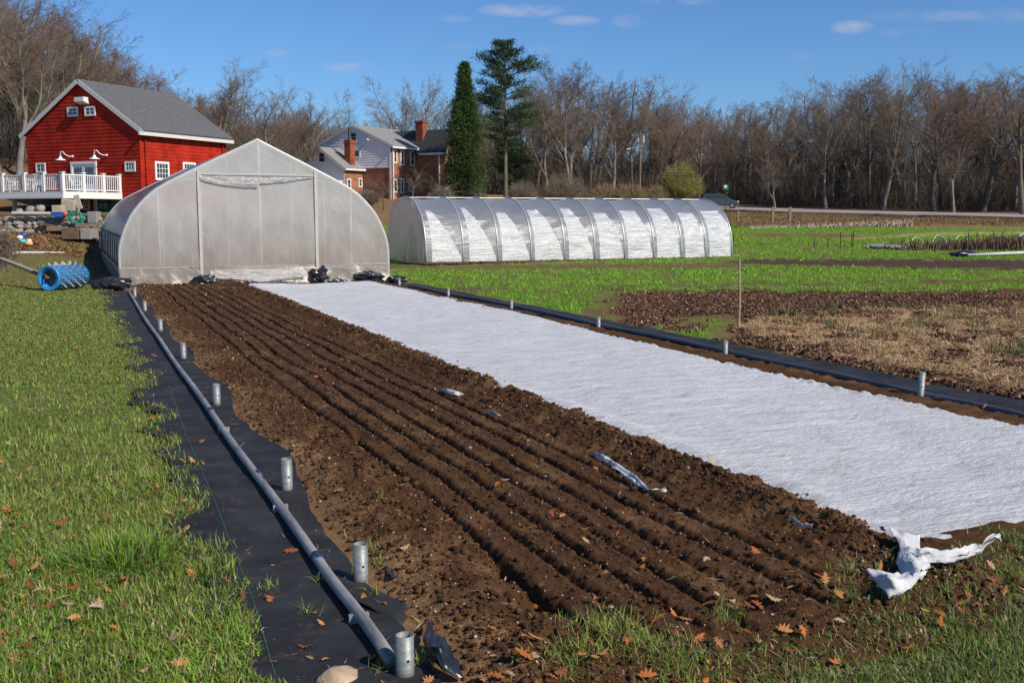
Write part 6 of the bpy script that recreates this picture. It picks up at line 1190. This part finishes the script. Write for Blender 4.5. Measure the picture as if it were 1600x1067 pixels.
def shrub(px, d, ytop, wpx, mat, lab, n=900, cat='shrub', kids=7, name='bare_shrub'):
    g_ = at(px, d); h_ = D(px, ytop, d).z - g_.z; w_ = wpx * d / 3200
    t = thing(name, g_, 0, lab, cat); P0, P1, R0, R1 = [], [], [], []
    for _ in range(n):
        a = rnd.uniform(0, 2 * pi); r0 = abs(rnd.gauss(0, .12)); rad = sqrt(rnd.random()); top = Vector((w_ * rad * cos(a), w_ * rad * sin(a), h_ * sqrt(max(.05, 1 - .75 * rad ** 2)) * rnd.uniform(.55, 1.0))); b_ = Vector((r0 * w_ * cos(a), r0 * w_ * sin(a), 0)); m_ = b_.lerp(top, .5) + Vector((0, 0, h_ * .08)); P0 += [tuple(b_), tuple(m_)]; P1 += [tuple(m_), tuple(top)]; R0 += [.02, .014]; R1 += [.014, .006]
        for _k in range(kids): s_ = rnd.uniform(.1, 1); q_ = m_.lerp(top, s_); e = q_ + (Vector((rnd.gauss(0, .6), rnd.gauss(0, .6), rnd.gauss(.5, .4)))).normalized() * h_ * rnd.uniform(.08, .2); P0.append(tuple(q_)); P1.append(tuple(e)); R0.append(.013); R1.append(.006)
    V, F = segs_mesh(P0[:n // 6], P1[:n // 6], R0[:n // 6], R1[:n // 6], 4); build_np('stems', V, F, 'bark_brown', t); V, F = segs_mesh(P0, P1, R0, R1, 3); build_np('twigs', V, F, mat, t); return t
shrub(1063, 132, 252, 74, 'twig_yellow', 'rounded yellow green budding shrub left of the parked van', 900)
for px, d, yt, wp, lab in [(945, 130, 285, 60, 'tan twiggy shrub furthest left behind the tunnel'), (985, 129, 283, 60, 'tan twiggy shrub at the foot of the utility pole'), (1022, 130, 288, 50, 'tan twiggy shrub between pole and yellow green shrub')]: shrub(px, d, yt, wp, 'twig_tan', lab, 420)
shrub(880, 128, 268, 80, 'twig_grey', 'brownish grey shrub behind the middle of the tunnel', 420); shrub(815, 120, 280, 60, 'twig_grey', 'grey shrub between the conifers and the tunnel', 350); shrub(300, 92, 158, 22, 'twig_tan', 'small rusty bush showing above the barn roof end', 250)
for px, d, yt, wp, lab in [(575, 84, 295, 40, 'low bare bush at the left of the house front'), (690, 88, 288, 46, 'low bare bush in front of the dark brick wing')]: shrub(px, d, yt, wp, 'twig_grey', lab, 260)
shrub(-5, 36, 350, 60, 'twig_grey', 'bare grey bush at the left edge by the roller handle', 160)
# apple trees before the house
PROTO['a1'] = make_tree(31, 18, 'apple', 'twig_grey', 'bark_brown', 1., 'apple_tree'); PROTO['a2'] = make_tree(37, 18, 'apple', 'twig_grey', 'bark_grey', 1., 'apple_tree')
for key, px, d, yt, lab in [('a1', 600, 84, 262, 'gnarled leafless apple tree before the brick house wall'), ('a2', 645, 88, 254, 'gnarled apple tree in front of the side windows of the house'), ('a1', 690, 90, 268, 'low spreading bare apple tree beside the columnar conifer'), ('a2', 752, 88, 282, 'small bare tree between the conifer and tunnel roof')]: place(key, px, d, yt, lab, wide=1.25)
a_ = D(688, 302, 88); c_ = D(701, 293, 88); tag(MB().bar(a_, c_, .14, .05).build('leaning_plank', 'white_paint'), 'pale plank leaning in the apple branches before the dark wing', 'plank')
# conifers: leafy sprays spread through the crown
attr_mat('needles', rough=.7, trans=.15, spec=.25)
def sprays(P_, dirs, ln, wd, colr, parent, name='crown'):
    n = len(P_); d = dirs / (np.linalg.norm(dirs, axis=1, keepdims=True) + 1e-9); q = np.cross(d, nrg.normal(0, 1, (n, 3))); q /= np.linalg.norm(q, axis=1, keepdims=True); ln = ln[:, None]; wd = wd[:, None]
    v = np.stack([P_ - d * ln * .1, P_ + d * ln * .45 + q * wd, P_ + d * ln, P_ + d * ln * .45 - q * wd], 1).reshape(-1, 3); return build_np(name, v, np.arange(n * 4).reshape(-1, 4), 'needles', parent, cols={'col': np.repeat(colr, 4, 0)})
def columnar(px, d, ytop, wpx, lab, n=90000):
    g_ = at(px, d); h_ = D(px, ytop, d).z - g_.z; w_ = wpx * d / 3200; t = thing('spruce', g_, 0, lab, 'conifer'); MB().tube([(0, 0, -.5), (0, 0, h_ * .96)], [.22, .03], 8).build('trunk', 'bark_brown', t)
    # boughs: clusters
    nb = 260; P_, dr_, cc_ = [], [], []
    for b_ in range(nb):
        z = (b_ + .5) / nb; a = b_ * 2.39996 + rnd.uniform(-.3, .3); prof_ = min(1, (1 - z) * 1.7) ** .8 * (.84 + .14 * sin(z * 13)) * (1 if z > .12 else .9); R_b = w_ * prof_ * rnd.uniform(.6, 1.2); k = n // nb
        c = np.array((cos(a) * R_b * .78, sin(a) * R_b * .78, z * h_)); g = nrg.normal(0, 1, (k, 3)) * np.array((.30, .30, .22)) * (.5 + .5 * prof_); tt = nrg.random(k)[:, None]; pos = np.array((0, 0, z * h_ - .1)) * (1 - tt ** .6) + c * tt ** .6 + g * (.4 + tt); pos[:, 2] += -.1 * tt[:, 0]
        P_.append(pos); o_ = np.array((cos(a), sin(a), .35)) + nrg.normal(0, .6, (k, 3)); dr_.append(o_); cc_.append(np.outer(nrg.uniform(.6, 1.4, k) * rnd.uniform(.75, 1.25), (.065, .105, .032)))
    P_ = np.concatenate(P_); dr_ = np.concatenate(dr_); cc_ = np.concatenate(cc_); sprays(P_, dr_, nrg.uniform(.12, .32, len(P_)), nrg.uniform(.015, .045, len(P_)), cc_, t)
columnar(727, 98, 99, 80, 'dark green dense columnar conifer right of the brick house')
def pine(px, d, ytop, wpx, lab, seed, bare=.42, n=130, mat='bark_brown', name='pine_tree'):
    R = random.Random(seed); g_ = at(px, d); h_ = D(px, ytop, d).z - g_.z; w_ = wpx * d / 3200; t = thing(name, g_, 0, lab, 'conifer'); P0, P1, R0, R1 = [(0, 0, -.5)], [(0, 0, h_ * .98)], [.26], [.04]; P_, dr_, cc_ = [], [], []
    for b_ in range(n):
        z = bare + (1 - bare) * (b_ / n) ** .9; a = R.uniform(0, 6.28); f_ = (z - bare) / (1 - bare); L_ = w_ * (.30 + .75 * sin(pi * min(1, .12 + f_ * .92)) ** .8) * R.uniform(.45, 1.15) * (.5 + .5 * min(1, f_ * 3)); tip = Vector((cos(a) * L_, sin(a) * L_, z * h_ + L_ * (.12 + .35 * f_))); st = Vector((0, 0, z * h_)); P0.append(tuple(st)); P1.append(tuple(tip)); R0.append(.06); R1.append(.015)
        k = int(90 + 260 * L_ / w_); s = np.clip(nrg.uniform(.35, 1.05, k), 0, 1)[:, None]; pos = np.array(st) * (1 - s) + np.array(tip) * s + nrg.normal(0, 1, (k, 3)) * np.array((.34, .34, .15)) * (L_ / w_ + .35); P_.append(pos); dr_.append(np.array((cos(a), sin(a), .7)) + nrg.normal(0, .5, (k, 3))); cc_.append(np.outer(nrg.uniform(.6, 1.4, k) * R.uniform(.8, 1.2), (.055, .090, .036)))
    V, F = segs_mesh(P0, P1, R0, R1, 6); build_np('trunk', V, F, mat, t); P_ = np.concatenate(P_); sprays(P_, np.concatenate(dr_), nrg.uniform(.2, .42, len(P_)), nrg.uniform(.02, .045, len(P_)), np.concatenate(cc_), t)
pine(790, 112, 67, 104, 'tall dark pine with tiered boughs right of the columnar conifer', 3, .34, 95)
pine(22, 100, 96, 70, 'dark evergreen standing among bare trees at the left edge', 5, .2, 90); pine(1310, 142, 262, 40, 'small dark evergreen thicket low in the right woods', 6, .05, 60); pine(800, 150, 225, 70, 'lower dark evergreen behind the tall pine', 8, .15, 80); pine(95, 106, 120, 60, 'second dark evergreen half hidden behind the barn', 9, .2, 80)
# ivy on the house corner
n = 5000; c = Vector((xB1, yB + .0, 0)); Pi = []
for _ in range(n):
    z = rnd.uniform(-.5, zeB - 1.5) ; y_ = yB + abs(rnd.gauss(0, 1.3)) * (1 - z / (zeB + 2)); Pi.append((xB1 + .08 + rnd.uniform(0, .15), y_ + .1, z))
sprays(np.array(Pi), nrg.normal(0, 1, (n, 3)), nrg.uniform(.1, .25, n), nrg.uniform(.05, .1, n), np.outer(nrg.uniform(.6, 1.4, n), (.05, .05, .02)), hs, 'ivy')
# leaf litter on the hillside and the slope below the wall
n = 9000; Pl = []
for _ in range(n):
    px = rnd.uniform(-120, 160); d = rnd.uniform(45, 50.5) if rnd.random() < .5 else rnd.uniform(66, 96); p = D(px, 338, d); Pl.append((p.x, p.y, tz_(p.x, p.y)))
Pl = np.array(Pl); Pl[:, 2] = terr(Pl[:, 0], Pl[:, 1]) + .03; Pl = Pl[(Pl[:, 0] < .9) | (Pl[:, 1] > 52)]; n = len(Pl)
tag(chips('hillside_leaves', Pl, nrg.uniform(.03, .09, n), np.array([(.26, .11, .05), (.36, .19, .10), (.16, .08, .04)])[nrg.integers(0, 3, n)] * nrg.uniform(.6, 1.2, (n, 1)), asp=.6, tilt=.7), 'brown leaf litter on the slope below the wall and hillside', 'leaf litter', kind='stuff')
for key, r_ in PROTO.items():
    if '_h' in r_: del r_['_h']
for o_ in list(bpy.data.objects):
    if '_h' in o_: del o_['_h']
for key in PROTO:
    if key not in used:
        for ch in list(PROTO[key].children): bpy.data.objects.remove(ch)
        bpy.data.objects.remove(PROTO[key])
